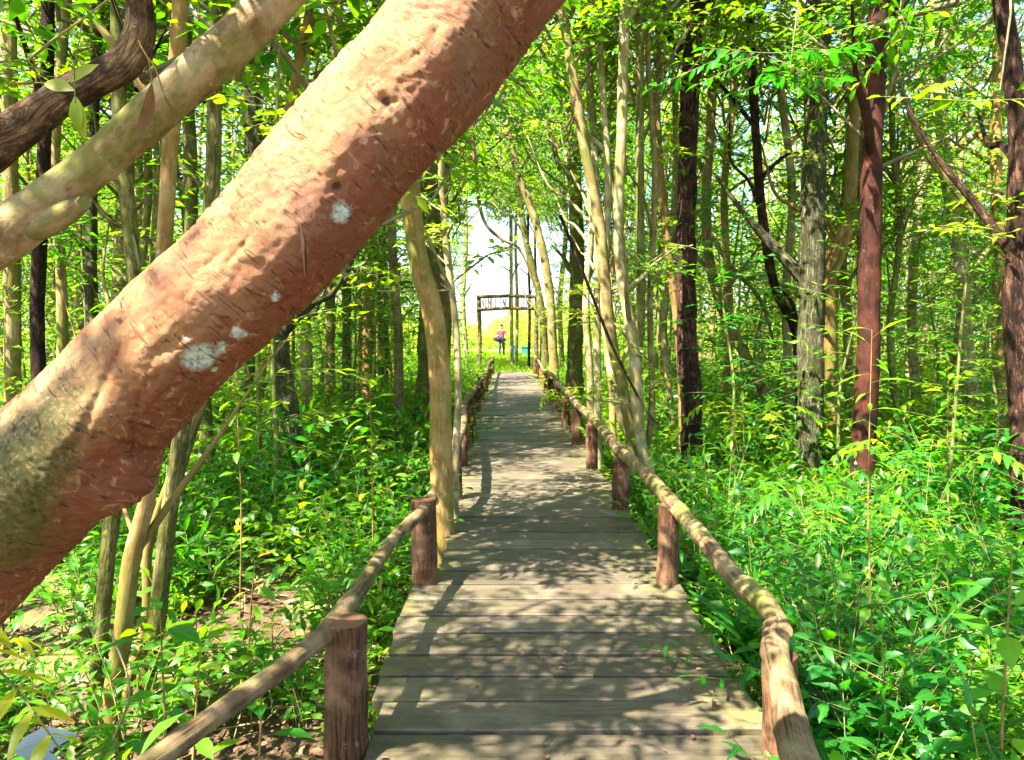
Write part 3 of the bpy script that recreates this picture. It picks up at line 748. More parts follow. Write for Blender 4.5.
for a_, Y_, w_, m_, l_ in (([(645, 470), (652, 400), (650, 300), (655, 180), (648, 60), (652, 0)], 8.4, 6, B_tan, 'thin tan stem on the right flank of the pale clump'),
        ([(640, 465), (622, 420), (612, 380), (604, 300), (608, 180), (600, 50)], 8.9, 8, B_pale, 'pale curved stem on the left flank of the clump beyond the rail'),
        ([(612, 400), (607, 320), (616, 220), (604, 120), (610, 0)], 10.5, 6, B_orange, 'golden wavy stem behind the pale clump'),
        ([(590, 380), (586, 300), (592, 210), (578, 110), (582, 0)], 12, 7, B_pale, 'wavy pale stem left of the straight pole tree'),
        ([(672, 420), (664, 330), (672, 240), (676, 130), (668, 0)], 11, 6, B_pale, 'wavy pale stem close left of the dark flaky tree'),
        ([(722, 410), (730, 320), (724, 200), (733, 90), (728, 0)], 12, 7, B_orange, 'golden stem a little right of the dark flaky tree'),
        ([(790, 420), (786, 300), (792, 190), (780, 80), (784, 0)], 10.5, 8, B_pale, 'pale stem close left of the fissured trunk'),
        ([(846, 430), (848, 330), (842, 250), (850, 120), (845, 0)], 11, 9, B_tan, 'tan stem close left of the red-brown trunk'),
        ([(898, 430), (890, 330), (900, 230), (892, 120), (898, 0)], 10, 6, B_moss, 'olive stem right behind the red-brown trunk')):
    hand_tree(a_, Y_, w_, m_, l_, twigs=1)
# left side
hand_tree([(443, 545), (441, 450), (440, 372), (432, 310), (419, 262), (411, 205), (404, 120), (420, 20)], 5.7, 22, B_orange, 'orange-tan tree rising from the left edge of the boardwalk, bent in the middle', top=7.5, rough=.10, nosides=22, twigs=0, taper=.72)
hand_tree([(455, 480), (458, 400), (456, 330), (447, 250), (440, 150), (436, 0)], 6.2, 7, B_pale, 'thin pale stem climbing right behind the orange-tan tree', top=7)
hand_tree([(428, 372), (430, 300), (428, 200), (430, 60)], 13, 21, B_moss, 'thick mossy upright tree just behind the orange-tan tree', crown='tall', extra=[(455, 200, 14, .6), (430, 260, 14, .7), (465, 110, 14, 1.)])
hand_tree([(443, 372), (446, 300), (442, 180), (445, 40)], 14, 12, B_tan, 'straight tan tree right of the thick mossy one', crown='tall', extra=[(415, 330, 14.6, .5)])
hand_tree([(446, 362), (448, 300), (444, 220), (450, 120)], 23, 5, B_tan, 'thin tan tree beside the far end of the left railing', crown='thin', top=9, twigs=1, extra=[(449, 300, 23, .75), (462, 215, 23, .9), (455, 350, 22.6, .5), (474, 160, 22.5, 1.)])
hand_tree([(562, 362), (560, 300), (566, 220), (556, 120)], 25, 5, B_moss, 'thin mossy tree beside the notice board', crown='thin', top=9, twigs=1, extra=[(562, 300, 25, .8), (550, 235, 25, .9), (560, 345, 24.6, .5), (540, 160, 25, 1.)])
hand_tree([(466, 352), (463, 300), (466, 230), (462, 150)], 28.5, 5, B_pale, 'thin pale tree just left of the gateway', crown='thin', top=10, twigs=0, extra=[(458, 280, 28.5, .8), (470, 200, 28.5, 1.)])
hand_tree([(399, 400), (398, 330), (392, 230), (396, 60)], 11, 9, B_tan, 'thin upright tan tree left of the bent orange-tan tree')
hand_tree([(303, 490), (293, 430), (281, 370), (277, 300), (262, 200)], 7.4, 20, B_rough, 'rough dark trunk leaning left under the big diagonal trunk', rough=.22, crown='tall', nosides=18)
for i, (x0, x1, Y, w, m_, l) in enumerate(((330, 332, 13, 10, B_tan, 'tan'), (347, 345, 12, 9, B_moss, 'olive'), (366, 372, 14, 11, B_orange, 'golden'), (384, 380, 15, 10, B_moss, 'mossy'), (308, 300, 15, 9, B_tan, 'tan'))):
    hand_tree([(x0, 410), ((x0 + x1) / 2 + RS.uniform(-3, 3), 320), (x1, 200), (x1 + RS.uniform(-8, 8), 60)], Y, w, m_, ['slim tan tree standing behind the rough dark leaning trunk', 'olive tree stem in the row under the diagonal trunk', 'golden slim tree seen just under the diagonal trunk', 'mossy slim tree nearest the orange-tan tree on its left', 'leftmost tan pole seen under the diagonal trunk'][i])
# coppice stems below the big trunk
hand_tree([(98, 690), (104, 600), (112, 520), (128, 440), (135, 300), (120, 120), (118, 0)], 3.9, 15, B_moss, 'dark mossy stem, left one of the low clump under the diagonal trunk', top=7, twigs=0)
hand_tree([(112, 700), (122, 640), (132, 560), (150, 480), (160, 330), (168, 180), (180, 0)], 3.7, 17, B_orange, 'golden stem in the middle of the low clump under the diagonal trunk', top=7, twigs=0)
hand_tree([(146, 690), (158, 610), (168, 520), (180, 440), (200, 300), (213, 180), (215, 60), (220, 0)], 4.0, 16, B_moss, 'olive stem, right one of the low clump under the diagonal trunk', top=7, twigs=0)
hand_tree([(128, 690), (146, 620), (150, 540), (190, 430), (240, 300)], 4.2, 9, B_orange, 'thinnest golden stem of the low clump under the diagonal trunk', top=6, twigs=0)
for i, (x0, x1, Y, w, m_) in enumerate(((160, 163, 9, 17, B_moss), (205, 190, 8.5, 13, B_moss), (122, 126, 10, 16, B_tan), (95, 92, 9, 11, B_rough), (62, 55, 8, 10, B_tan), (40, 44, 7, 13, B_dark), (12, 10, 8, 15, B_tan), (245, 250, 11, 12, B_moss), (140, 138, 12, 9, B_pale), (78, 84, 12, 9, B_pale))):
    hand_tree([(x0, 420), ((x0 + x1) / 2 + RS.uniform(-5, 5), 300), (x1, 150), (x1 + RS.uniform(-12, 12), 0)], Y, w, m_,
              ['stout olive trunk crossing behind the pale upper branch', 'olive trunk behind the pale upper branch, right of the stout one', 'thick tan trunk left of the stout olive one', 'rough grey trunk under the dark upper branch', 'tan trunk near the left edge below the dark branch',
               'dark brown trunk near the left edge below the pale branch', 'tan trunk hugging the left edge of the photo', 'olive trunk hidden partly by the big diagonal trunk', 'pale pole between the tan and stout olive trunks', 'pale pole between the rough grey and left edge trunks'][i], crown='tall' if i % 2 else 'thin')

# upper left branches: two more leaning trees
def leaner(pxs, mat, label, seed, stub=None, rough=.1):
    pts = [at(a, b_, d) for a, b_, d, w in pxs]; rad = [w / 2 / F * d for a, b_, d, w in pxs]
    f = pts[0] + (pts[0] - pts[1]) * .8; f.z = ground_z(f.x, f.y) - .1
    pts = [f] + pts; rad = [rad[0] * 1.3] + rad
    e = empty('leaning_tree', tuple(f), label, 'tree')
    b = Buf(); tube(b, [np.array(p) - np.array(f) for p in pts], rad, 28, .02, rough, 4, seed=seed); link('trunk', b.mesh('trunk'), e, [mat])
    if stub:
        b = Buf(); tube(b, [np.array(at(*q[:3])) - np.array(f) for q in stub], [q[3] / 2 / F * q[2] for q in stub], 14, .02, .25, 6, seed=seed + 3); link('broken_branch', b.mesh('broken_branch'), e, [mat])
    put_crown(e, pts[-1] + Vector((0, 0, -.8)), crowns_thin[0], .8)
    return e
leaner([(-300, 470, 2.3, 62), (-140, 330, 2.1, 54), (-30, 258, 2.0, 52), (30, 216, 2.0, 46), (80, 178, 2.0, 40), (125, 140, 2.0, 40), (170, 98, 2.0, 42), (212, 60, 2.0, 44), (255, 20, 2.0, 40), (330, -60, 2.05, 36), (420, -200, 2.2, 30)],
       bark('smooth_olive_bark', (.20, .125, .06), (.085, .055, .022), (.33, .23, .15), moss=.22, lich=.3, fibre=(30, 30, 16), bumpd=.006, sc=1.6), 'pale olive-tan slanting branch above the huge trunk in the upper left corner', 3.3,
       [(25, 228, 2.0, 34), (52, 220, 1.97, 26), (72, 211, 1.95, 20), (84, 203, 1.93, 13)])
leaner([(-300, 330, 2.3, 60), (-130, 225, 2.1, 50), (-30, 160, 2.0, 44), (20, 128, 2.0, 38), (60, 99, 2.0, 36), (95, 80, 2.0, 33), (124, 62, 2.0, 34), (138, 38, 2.0, 32), (139, 8, 2.0, 27), (136, -50, 2.0, 24), (130, -200, 2.1, 20)],
       bark('peeling_dark_bark', (.16, .09, .05), (.04, .022, .015), (.34, .22, .12), lich=.25, flake=.7, fibre=(22, 22, 10), bumpd=.012, sc=1.5), 'dark peeling branch in the upper left corner, bending upwards', 8.1, rough=.2)

# ---- background trees by chance, kept clear of the walk and of the hand-placed ones
BM = [B_tan, B_orange, B_pale, B_orange, B_moss, B_pale]
BW = {B_tan.name: 'tan', B_moss.name: 'mossy', B_pale.name: 'pale', B_orange.name: 'golden', B_rough.name: 'rough grey'}
trunk_meshes = []
for i in range(10):
    m_ = BM[i % 6]; b = Buf(); h = 9.5; l1, l2 = RS.uniform(-.5, .5), RS.uniform(-.5, .5)
    pts = [(l1 * math.sin(z * .35) + .05 * math.sin(z * 1.9 + i), l2 * math.sin(z * .3) + .05 * math.sin(z * 1.5), z) for z in np.linspace(-.15, h, 8)]
    r = RS.uniform(.026, .055); tube(b, pts, [r * 1.25, r, r * .8, r * .35], 8, .25, .18, 1.6, seed=i * 3.)
    for q in range(5): side_limb(b, np.array(pts[RS.choice((2, 3, 4, 5))]), r * .45, RS.uniform(.5, 1.7), q + i)
    me = b.mesh('trunk'); me.materials.append(m_); trunk_meshes.append((me, m_, pts[-1]))
taken = []
def clear_of_hero_light(x, y, z=6.5, r=1.35):
    a = Vector((-.4, 1.3, 1.9)); tt = (z - a.z) / SUN.z; q = a + SUN * tt
    return math.hypot(x - q.x, y - q.y) > r
n_bg = 0
for tries in range(9000):
    if n_bg >= 88: break
    y = RS.uniform(-1, 29); x = RS.uniform(-1, 1) * (y * .78 + 5.5)
    lim = 2.1 if y < 26 else 4.5
    if abs(x - .2) < lim or (y < 6 and abs(x) < 4.2): continue
    if y > 26 and -9 < x < 9 and RS.random() < .3: continue
    if any((x - a) ** 2 + (y - b_) ** 2 < 1.15 ** 2 for a, b_ in taken): continue
    if y < 3 and x > 0: continue
    if y < 9.5 and abs(x) < y * .70 + .3: continue
    if x < -(y * .72 + 1.2) and RS.random() < .85: continue
    if not clear_of_hero_light(x, y): continue
    taken.append((x, y)); n_bg += 1
    me, m_, tp = RS.choice(trunk_meshes); s = RS.uniform(.8, 1.2); rz = RS.uniform(0, 6.28)
    e = empty('tree', (x, y, ground_z(x, y)), None, 'tree', 'slender trees filling the woods', rz); e.scale = (s, s, s)
    o = bpy.data.objects.new('trunk', me); COL.objects.link(o); o.parent = e
    cr = bpy.data.objects.new('crown', (RS.choice(crowns_tall) if RS.random() < .5 else crowns_thin[RS.choice((0, 1, 1, 2, 3, 3))])); COL.objects.link(cr); cr.parent = e
    cr.location = (tp[0] * .7, tp[1] * .7, RS.uniform(2.6, 4.6)); cr.rotation_euler.z = RS.uniform(0, 6.28); cr.scale = (1.05, 1.05, .72)
    if y > 7 and RS.random() < .8:
        c2 = bpy.data.objects.new('low_branches', RS.choice(crowns_thin)); COL.objects.link(c2); c2.parent = e
        c2.location = (0, 0, RS.uniform(1.6, 3.0)); c2.rotation_euler.z = RS.uniform(0, 6.28); c2.scale = (.9, .9, .9)
    placed.append((e, BW[m_.name] + (' slender tree' if s < 1 else ' taller tree'), (x, y)))

# unseen trees added on the sun side so their crowns shade planks and trunk
for (x, y, cx_, cy2, cz, s_, l) in ((-4.6, 1.7, -3.1, 1.55, 3.6, .9, 'unseen tree added left of the walk, its crown shading the near planks'), (-5.2, 3.1, -3.4, 2.7, 3.9, .9, 'unseen tree added to shade the planks, left beyond the low golden clump'),
                                (-4.2, -1.0, -2.65, -.2, 3.4, .75, 'unseen tree added beside the viewer to dapple the huge trunk'), (-3.9, .3, -2.45, 1.0, 3.9, .8, 'unseen tree added beside the viewer to shade planks, second left of the walk')):
    me, m_, tp = trunk_meshes[4 if x > -4.5 else 2]
    e = empty('tree', (x, y, ground_z(x, y)), l, 'tree', 'slender trees filling the woods')
    o = bpy.data.objects.new('trunk', me); COL.objects.link(o); o.parent = e
    put_crown(e, (cx_, cy2, cz), crowns_thin[1], s_); b = Buf(); ltube(b, [(0, 0, cz - .2 - e.location.z), (cx_ - x, cy2 - y, cz + .3 - e.location.z)], .03, .015, 6); link('limb', b.mesh('limb'), e, [B_tan])
# hanging vines and bare crooked branches
for (pp_, Y, w, m_, l) in (([(468, 60), (474, 150), (482, 215), (500, 238), (520, 250), (536, 290)], 12, 4, B_tan, 'curving bare vine hanging over the walk before the gate'),
        ([(560, 215), (590, 290), (612, 345), (640, 400), (660, 430)], 7.2, 3.5, B_dark, 'thin black vine slanting across the pale clump'),
        ([(1022, 250), (985, 225), (950, 185), (925, 150), (895, 70), (880, 20)], 7.8, 7, B_tan, 'long crooked bare branch slanting across to the black edge trunk'),
        ([(1022, 200), (985, 185), (950, 165), (905, 158)], 8.2, 4, B_pale, 'thin pale bare branch reaching left from the black edge trunk'),
        ([(812, 390), (798, 330), (790, 300), (772, 285)], 9.8, 6, B_dark, 'short dark crooked branch beside the fissured trunk'),
        ([(700, 215), (728, 262), (760, 300), (776, 350)], 11, 5, B_tan, 'tan crooked branch right of the dark flaky trunk'),
        ([(850, 230), (838, 265), (822, 290), (800, 255)], 9, 7, B_orange, 'golden forked branch between the fissured and red-brown trunks'),
        ([(28, 60), (60, 35), (95, 10), (130, -20)], 2.6, 3, B_pale, 'thin pale twig in the top left corner'),
        ([(150, 130), (200, 185), (235, 240), (262, 300)], 8, 5, B_tan, 'thin slanting stem behind the pale upper branch'),
        ([(560, 170), (545, 120), (522, 85), (480, 60)], 14, 5, B_moss, 'mossy curved branch arching above the walk')):
    P_ = [at(a, b_, Y) for a, b_ in pp_]; b = Buf(); tube(b, [np.array(q) - np.array(P_[0]) for q in P_], [w / 2 / F * Y, w / 2.4 / F * Y, w / 4 / F * Y], 7, .06, .3, 4, seed=Y)
    o = link('bare_branch', b.mesh('bare_branch'), None, [m_]); o.location = P_[0]; tag(o, l, 'branch')

# ---- young leafy trees that make the green wall between the trunks
sap = [sapling_mesh('sapling', RS.uniform(3.0, 5.2), .13, 'far', m_, 44, ti, 1.0) for m_, ti in ((M_leaf, .5), (M_leaf_y, .35), (M_leaf_y, .5), (M_leaf_b, .4), (M_leaf, .55))]
ns_ = 0; taken2 = []
for tries in range(6000):
    if ns_ >= 185: break
    y = RS.uniform(7, 27); x = RS.uniform(-1, 1) * (y * .76 + 1)
    if abs(x - .2) < 2.0 + .3 * (y < 12): continue
    if any((x - a) ** 2 + (y - b_) ** 2 < .8 ** 2 for a, b_ in taken2): continue
    taken2.append((x, y)); ns_ += 1; ms, ml = RS.choice(sap)
    e = empty('sapling', (x, y, ground_z(x, y) - .03), None, 'sapling', 'young leafy trees between the trunks', RS.uniform(0, 6.28)); s = RS.uniform(.75, 1.25); e.scale = (s, s, s)
    o = bpy.data.objects.new('stem', ms); COL.objects.link(o); o.parent = e
    o = bpy.data.objects.new('foliage', ml); COL.objects.link(o); o.parent = e
    placed.append((e, 'leafy young tree', (x, y)))

# ---- far woods: one mass of leaves and stems behind everything
def mass(name, boxes, n, size, leafm, tint, keep):
    b = Buf(); P = []
    tot = 0
    while tot < n:
        bx = RS.choices(boxes, [q[6] for q in boxes])[0]; k = 4000
        p = RN.uniform((bx[0], bx[2], bx[4]), (bx[1], bx[3], bx[5]), (k, 3))
        c1 = np.sin(p[:, 0] * 1.1 + 2 * np.sin(p[:, 2] * .9)) + np.sin(p[:, 1] * .8 + p[:, 2] * 1.3) + np.sin(p[:, 0] * 2.7 + p[:, 2] * 2.2 + p[:, 1])
        p = p[(c1 > -.5) & keep(p)]
        P.append(p); tot += len(p)
    P = np.concatenate(P)[:n]; m = len(P)
    add_leaves(b, P, RN.normal(0, 1, (m, 3)) + (0, 0, -.3), RN.normal(0, .5, (m, 3)) + (0, 0, 1), size * RN.uniform(.7, 1.3, m), np.clip(tint + .12 * np.sin(P[:, 0] * .5 + P[:, 2] * .3) + RN.normal(0, .12, m), 0, 1), 'far', 1)
    return b
b = mass('woods', [(-34, -3.4, 27, 34, -.3, 13, 1), (4.6, 34, 27, 34, -.3, 13, 1), (-34, -20, 10, 30, -.3, 12, .5), (20, 34, 10, 30, -.3, 12, .5), (-4, 5, 29.5, 34, 6.5, 13, .25)], 200000, .24, M_leaf_y, .4,
         lambda p: (np.abs(p[:, 0] - .6) > 4.0 + .0 * p[:, 1]) | (p[:, 2] > 6.5 + .5 * np.sin(p[:, 0] * 3)))
for i in range(90):
    x = RS.uniform(-30, 30); yy = RS.uniform(27, 34)
    if abs(x - .6) < 4.2: continue
    ltube(b, [(x, yy, -.3), (x + RS.uniform(-.4, .4), yy, 5), (x + RS.uniform(-.8, .8), yy, 12)], .11, .05, 6, 0)
o = link('far_woods', b.mesh('far_woods'), None, [B_tan, M_leaf_y]); tag(o, 'far leafy wood reading as one green mass behind the trees', 'woods', kind='stuff')
# scrub beyond the clearing, washed-out light painted into its pale leaf colour
b = Buf(); n = 60000
p = RN.uniform((-22, 58, 0), (22, 70, 1), (n, 3)); hgt = 2.6 + .8 * np.sin(p[:, 0] * .35) + .5 * np.sin(p[:, 0] * 1.3 + 1) + .3 * np.sin(p[:, 0] * 4); p[:, 2] = .2 + p[:, 2] ** .8 * hgt
add_leaves(b, p, RN.normal(0, 1, (n, 3)), RN.normal(0, .5, (n, 3)) + (0, 0, 1), .34 * RN.uniform(.7, 1.3, n), rnd_tint(n, .6, .15), 'far', 0)
M_scrub = leafmat('sunwashed_scrub_leaf', [(0, (.13, .20, .05)), (.5, (.24, .31, .10)), (1, (.36, .38, .16))])
o = link('distant_scrub', b.mesh('distant_scrub'), None, [M_scrub]); tag(o, 'scrub with washed-out sunlight painted in, far beyond the clearing behind the gate', 'scrub', kind='stuff')

# ================================================================= UNDERGROWTH
T_small = [shrub_template(.30, 6, .075, 'mid', .45, .28), shrub_template(.42, 7, .085, 'mid', .4, .3), shrub_template(.22, 5, .06, 'mid', .55, .25), shrub_template(.5, 6, .10, 'mid', .35, .3), shrub_template(.3, 7, .055, 'mid', .65, .3)]
T_far = [shrub_template(.7, 8, .12, 'far', .5, .4), shrub_template(1.1, 9, .12, 'far', .42, .45), shrub_template(.85, 7, .14, 'far', .6, .5)]
def scatter(name, templates, spots, leafm, label):
    b = Buf()
    for (x, y, z, s, rz, ti, ts) in spots:
        tb, L, kind = templates[ti]; c_, s_ = math.cos(rz), math.sin(rz); R = np.array(((c_, -s_, 0), (s_, c_, 0), (0, 0, 1)))
        o_ = np.array((x, y, z))
        for v, f, a in zip(tb.v, tb.f4, tb.a):
            b.v.append(((v @ R.T) * s + o_).astype(np.float32)); b.a.append(a)
        # faces of the template are already offset inside it
        off = b.n
        for f in tb.f4: b.f4.append(f + off); b.m4.append(np.zeros(len(f)))
        b.n += tb.n
        add_leaves(b, L[0] @ R.T * s + o_, L[1] @ R.T, L[2] @ R.T, L[3] * s, np.clip(L[4] + ts, 0, 1), kind, 1)
    o = link(name, b.mesh(name), None, [B_stem, leafm]); tag(o, label, 'undergrowth', kind='stuff'); return o
def spots(n, region, nt, smin, smax, keep):
    out = []
    for _ in range(n * 30):
        if len(out) >= n: break
        y = region[2] + (region[3] - region[2]) * RS.random() ** 1.15; x = RS.uniform(region[0], region[1]) * (1 if abs(region[0]) < 50 else 1)
        if abs(x) > y * .74 + 1.2 or not keep(x, y): continue
        out.append((x, y, ground_z(x, y) - .02, RS.uniform(smin, smax), RS.uniform(0, 6.28), RS.randrange(nt), .12 * mnoise.noise(Vector((x * .7, y * .7, 0)))))
    return out
def nearkeep(x, y):
    if -.72 < x < 1.16: return False
    dens = mnoise.noise(Vector((x * .8, y * .8, 2.2)))
    if x < 0: return dens > .07 if y < 6.5 else dens > -.3
    return dens > -.35
scatter('undergrowth', T_small, spots(1350, (-8, 8, 1.6, 10.5), 5, .8, 1.6, nearkeep), M_leaf_n, 'low mixed green undergrowth covering the forest floor near the walk')
scatter('undergrowth', T_far, spots(1500, (-22, 22, 8.5, 28.5), 3, .8, 1.5, lambda x, y: not (-.9 < x < 1.35)), M_leaf, 'dense low green undergrowth deeper in the woods')

# litter ---------------------------------------------------------------------
b = Buf(); n = 16000
px_ = RN.uniform(-9, 9, n); py_ = 1.5 + 12 * RN.random(n) ** 1.3; k_ = ((px_ < -.62) | (px_ > 1.06)); px_, py_ = px_[k_], py_[k_]
pz_ = np.array([ground_z(a, c_) for a, c_ in zip(px_, py_)]) + RN.uniform(.0, .045, len(px_)); n = len(px_)
add_leaves(b, np.stack([px_, py_, pz_], 1), RN.normal(0, 1, (n, 3)) * (1, 1, .25), RN.normal(0, .35, (n, 3)) + (0, 0, 1), RN.uniform(.05, .12, n), RN.random(n), 'mid', 0)
n = 280; dx = np.where(RN.random(n) < .5, RN.uniform(.7, 1.0, n) , RN.uniform(-.5, 1, n)); dy = 2.2 + 16 * RN.random(n) ** 1.2
o = link('leaf_litter', b.mesh('leaf_litter'), None, [M_litter]); tag(o, 'pinkish brown dry leaf litter on the forest floor', 'leaf litter', kind='stuff')
b = Buf(); add_leaves(b, np.stack([dx, dy, np.full(n, .008)], 1), RN.normal(0, 1, (n, 3)) * (1, 1, .1), RN.normal(0, .12, (n, 3)) + (0, 0, 1), RN.uniform(.02, .05, n), RN.random(n), 'mid', 0)
o = link('fallen_leaves', b.mesh('fallen_leaves'), None, [M_litter]); tag(o, 'tiny dry leaves scattered on the boardwalk planks', 'fallen leaves', kind='stuff')
b = Buf()
for i in range(420):
    y = 1.8 + 8 * RS.random(); x = RS.choice((-1, 1)) * RS.uniform(.9, y * .7 + 1.5) + .1; z = ground_z(x, y) + RS.uniform(.01, .10); a = RS.uniform(0, 6.28); L = RS.uniform(.15, .7)
    ltube(b, [(x, y, z), (x + math.cos(a) * L * .5, y + math.sin(a) * L * .5, z + RS.uniform(.0, .1)), (x + math.cos(a) * L, y + math.sin(a) * L, z + RS.uniform(-.03, .16))], RS.uniform(.003, .008), .002, 5, 0)
o = link('fallen_twigs', b.mesh('fallen_twigs'), None, [B_pale]); tag(o, 'pale dry twigs littering the forest floor', 'twigs', kind='stuff')
# grass strip in the clearing
b = Buf(); n = 26000; gx = RN.uniform(-8, 9, n); gy = 29.1 + 17 * RN.random(n) ** 1.2; k_ = ~((gy < 33) & (gx > -.6) & (gx < 1.1) & (RN.random(n) < .6)); gx, gy = gx[k_], gy[k_]; n = len(gx)
gz_ = np.array([ground_z(a, c_) for a, c_ in zip(gx, gy)])
add_leaves(b, np.stack([gx, gy, gz_], 1), RN.normal(0, .35, (n, 3)) * (1, 1, 0) + (0, 0, 1), RN.normal(0, 1, (n, 3)) * (1, 1, 0) + (0, 0, .01), RN.uniform(.10, .22, n), rnd_tint(n, .55, .15), 'far', 0)
o = link('grass', b.mesh('grass'), None, [M_leaf_y]); tag(o, 'bright short grass in the clearing at the end of the walk', 'grass', kind='stuff')

# ================================================================= INDIVIDUAL PLANTS
sh = []
for i, (h, st, sz, kd, ti, sp, lm) in enumerate(((.75, 11, .085, 'oval', .45, .4, M_leaf_n), (.9, 11, .10, 'oval', .35, .4, M_leaf_b), (.6, 10, .085, 'oval', .6, .4, M_leaf_n), (.85, 11, .125, 'lance', .4, .45, M_leaf_b), (.7, 11, .095, 'oval', .5, .4, M_leaf), (1.0, 11, .10, 'lance', .55, .4, M_leaf_n))):
    sh.append(template_to_mesh('shrub', shrub_template(h, st, sz, kd, ti, sp), lm))
SHW = ['bushy oval-leaved shrub', 'dark large-leaved shrub', 'light green shrub', 'dark narrow-leaved shrub', 'yellow-green shrub', 'upright narrow-leaved shrub']
def shrub(x, y, i, s=1., dz=0., group='leafy shrubs beside the boardwalk'):
    o = bpy.data.objects.new('shrub', sh[i]); COL.objects.link(o); o.location = (x, y, ground_z(x, y) - .02 + dz); o.rotation_euler.z = RS.uniform(0, 6.28); o.scale = (s, s, s)
    tag(o, None, 'shrub', group); placed.append((o, SHW[i], (x, y))); return o
tk = []
for tries in range(4000):
    if len(tk) >= 96: break
    right = RS.random() < .62
    y = 2.0 + 9.5 * RS.random() ** 1.1
    x = RS.uniform(1.5, y * .68 + 1.0) if right else -RS.uniform(1.35, y * .66 + .9)
    if not right and y < 6 and RS.random() < .75: continue
    if any((x - a) ** 2 + (y - b_) ** 2 < .52 ** 2 for a, b_ in tk): continue
    tk.append((x, y)); shrub(x, y, RS.choice((0, 1, 3, 3, 1, 5, 4, 2)) if right else RS.choice((0, 2, 4, 5, 0, 1)), RS.uniform(.8, 1.15) * min(1.4, .75 + .09 * y))
for (px, py, Y, i, s) in ((800, 600, 3.2, 3, 1.05), (840, 700, 2.6, 3, 1.0), (880, 640, 3.0, 1, 1.1), (820, 560, 3.9, 0, .95), (950, 620, 3.4, 5, 1.1), (990, 730, 2.5, 0, .8), (760, 520, 4.6, 1, .9), (720, 480, 6.2, 0, 1.0), (700, 450, 7.5, 5, 1.0), (660, 430, 9, 0, 1.), (398, 430, 8, 0, 1.5), (365, 450, 7, 2, 1.5), (330, 440, 8.5, 4, 1.6), (405, 480, 6.4, 0, 1.3), (290, 500, 6.2, 2, 1.3), (345, 500, 5.6, 4, 1.1), (240, 470, 7.5, 0, 1.5), (410, 410, 10, 2, 1.6)):
    p = at(px, py, Y); shrub(p.x, Y, i, s)

# whorled saplings with large leaves
def big_sapling(px_base, px_top, Y, label, leaf=.16, n=26, kind='oval', mat=M_leaf_n, stem=B_orange, tint=.55, r=.007, name='sapling'):
    pt = at(px_top[0], px_top[1], Y); pb = at(px_base[0], px_base[1], Y); pb.z = ground_z(pb.x, pb.y) - .03
    e = empty(name, tuple(pb), label, 'sapling'); b = Buf()
    mid = pb.lerp(pt, .5) + Vector((RS.uniform(-.03, .03), 0, 0)); L3 = [np.array(p - pb) for p in (pb, mid, pt)]
    tube(b, L3, [r, r * .8, r * .35], 8, .05, .1); link('stem', b.mesh('stem'), e, [stem])
    b = Buf(); H = (pt - pb).z
    pos = []; D = []; U = []; S = []
    for i in range(n):
        s = .35 + .65 * (i / (n - 1)) ** .85; q = L3[0] * (1 - s) ** 2 + 2 * L3[1] * s * (1 - s) + L3[2] * s * s; az = i * 2.4 + RS.uniform(-.4, .4)
        d = np.array((math.cos(az), math.sin(az), RS.uniform(-.35, .45) + (.5 if i > n - 4 else 0))); pet = leaf * .28
        ltube(b, [q, q + d * pet], .0018, .0012, 3, 0); pos.append(q + d * pet); D.append(d + np.array((0, 0, -.15))); U.append((RS.gauss(0, .2), RS.gauss(0, .2), 1)); S.append(leaf * RS.uniform(.6, 1.15))
    add_leaves(b, pos, D, U, S, np.clip(RN.normal(tint, .14, n), 0, 1), kind, 1); link('foliage', b.mesh('foliage'), e, [stem, mat])
    return e
big_sapling((372, 540), (370, 385), 5.6, 'straight young sapling with big pale leaves left of the orange-tan tree', .17, 34, tint=.75)
big_sapling((238, 560), (235, 372), 5.2, 'tall thin bare-stemmed sapling under the huge trunk, leaves near its foot', .13, 22, tint=.5, r=.006)
big_sapling((168, 700), (160, 610), 2.9, 'broad-leaved sapling with large glossy leaves in the lower left', .19, 16, mat=M_leaf_b, tint=.6)
big_sapling((180, 730), (200, 650), 2.6, 'small big-leaved seedling beside the broad-leaved lower left sapling', .17, 12, mat=M_leaf_n, tint=.6)
big_sapling((870, 560), (872, 330), 5.4, 'slender sapling with pale drooping leaves in front of the red-brown trunk', .19, 20, 'lance', M_leaf_n, tint=.75)
big_sapling((1010, 700), (1012, 560), 2.6, 'sapling with two large hanging leaves at the right edge', .20, 12, tint=.7)
big_sapling((890, 690), (868, 500), 3.3, 'thin stem with light leaves amid the right undergrowth', .15, 18, tint=.65)
big_sapling((950, 560), (948, 380), 6.4, 'slim upright sapling right of the red-brown trunk', .14, 26, tint=.6)
big_sapling((736, 480), (735, 400), 7.5, 'young plant under the flaky tree by the right railing', .15, 22, tint=.6)
big_sapling((265, 720), (262, 690), 2.3, 'small round-leaved seedling below the near left rail', .13, 12, mat=M_leaf_b, tint=.55)
big_sapling((250, 640), (255, 560), 3.9, 'light green seedling on the litter left of the near railing', .13, 18, tint=.8)

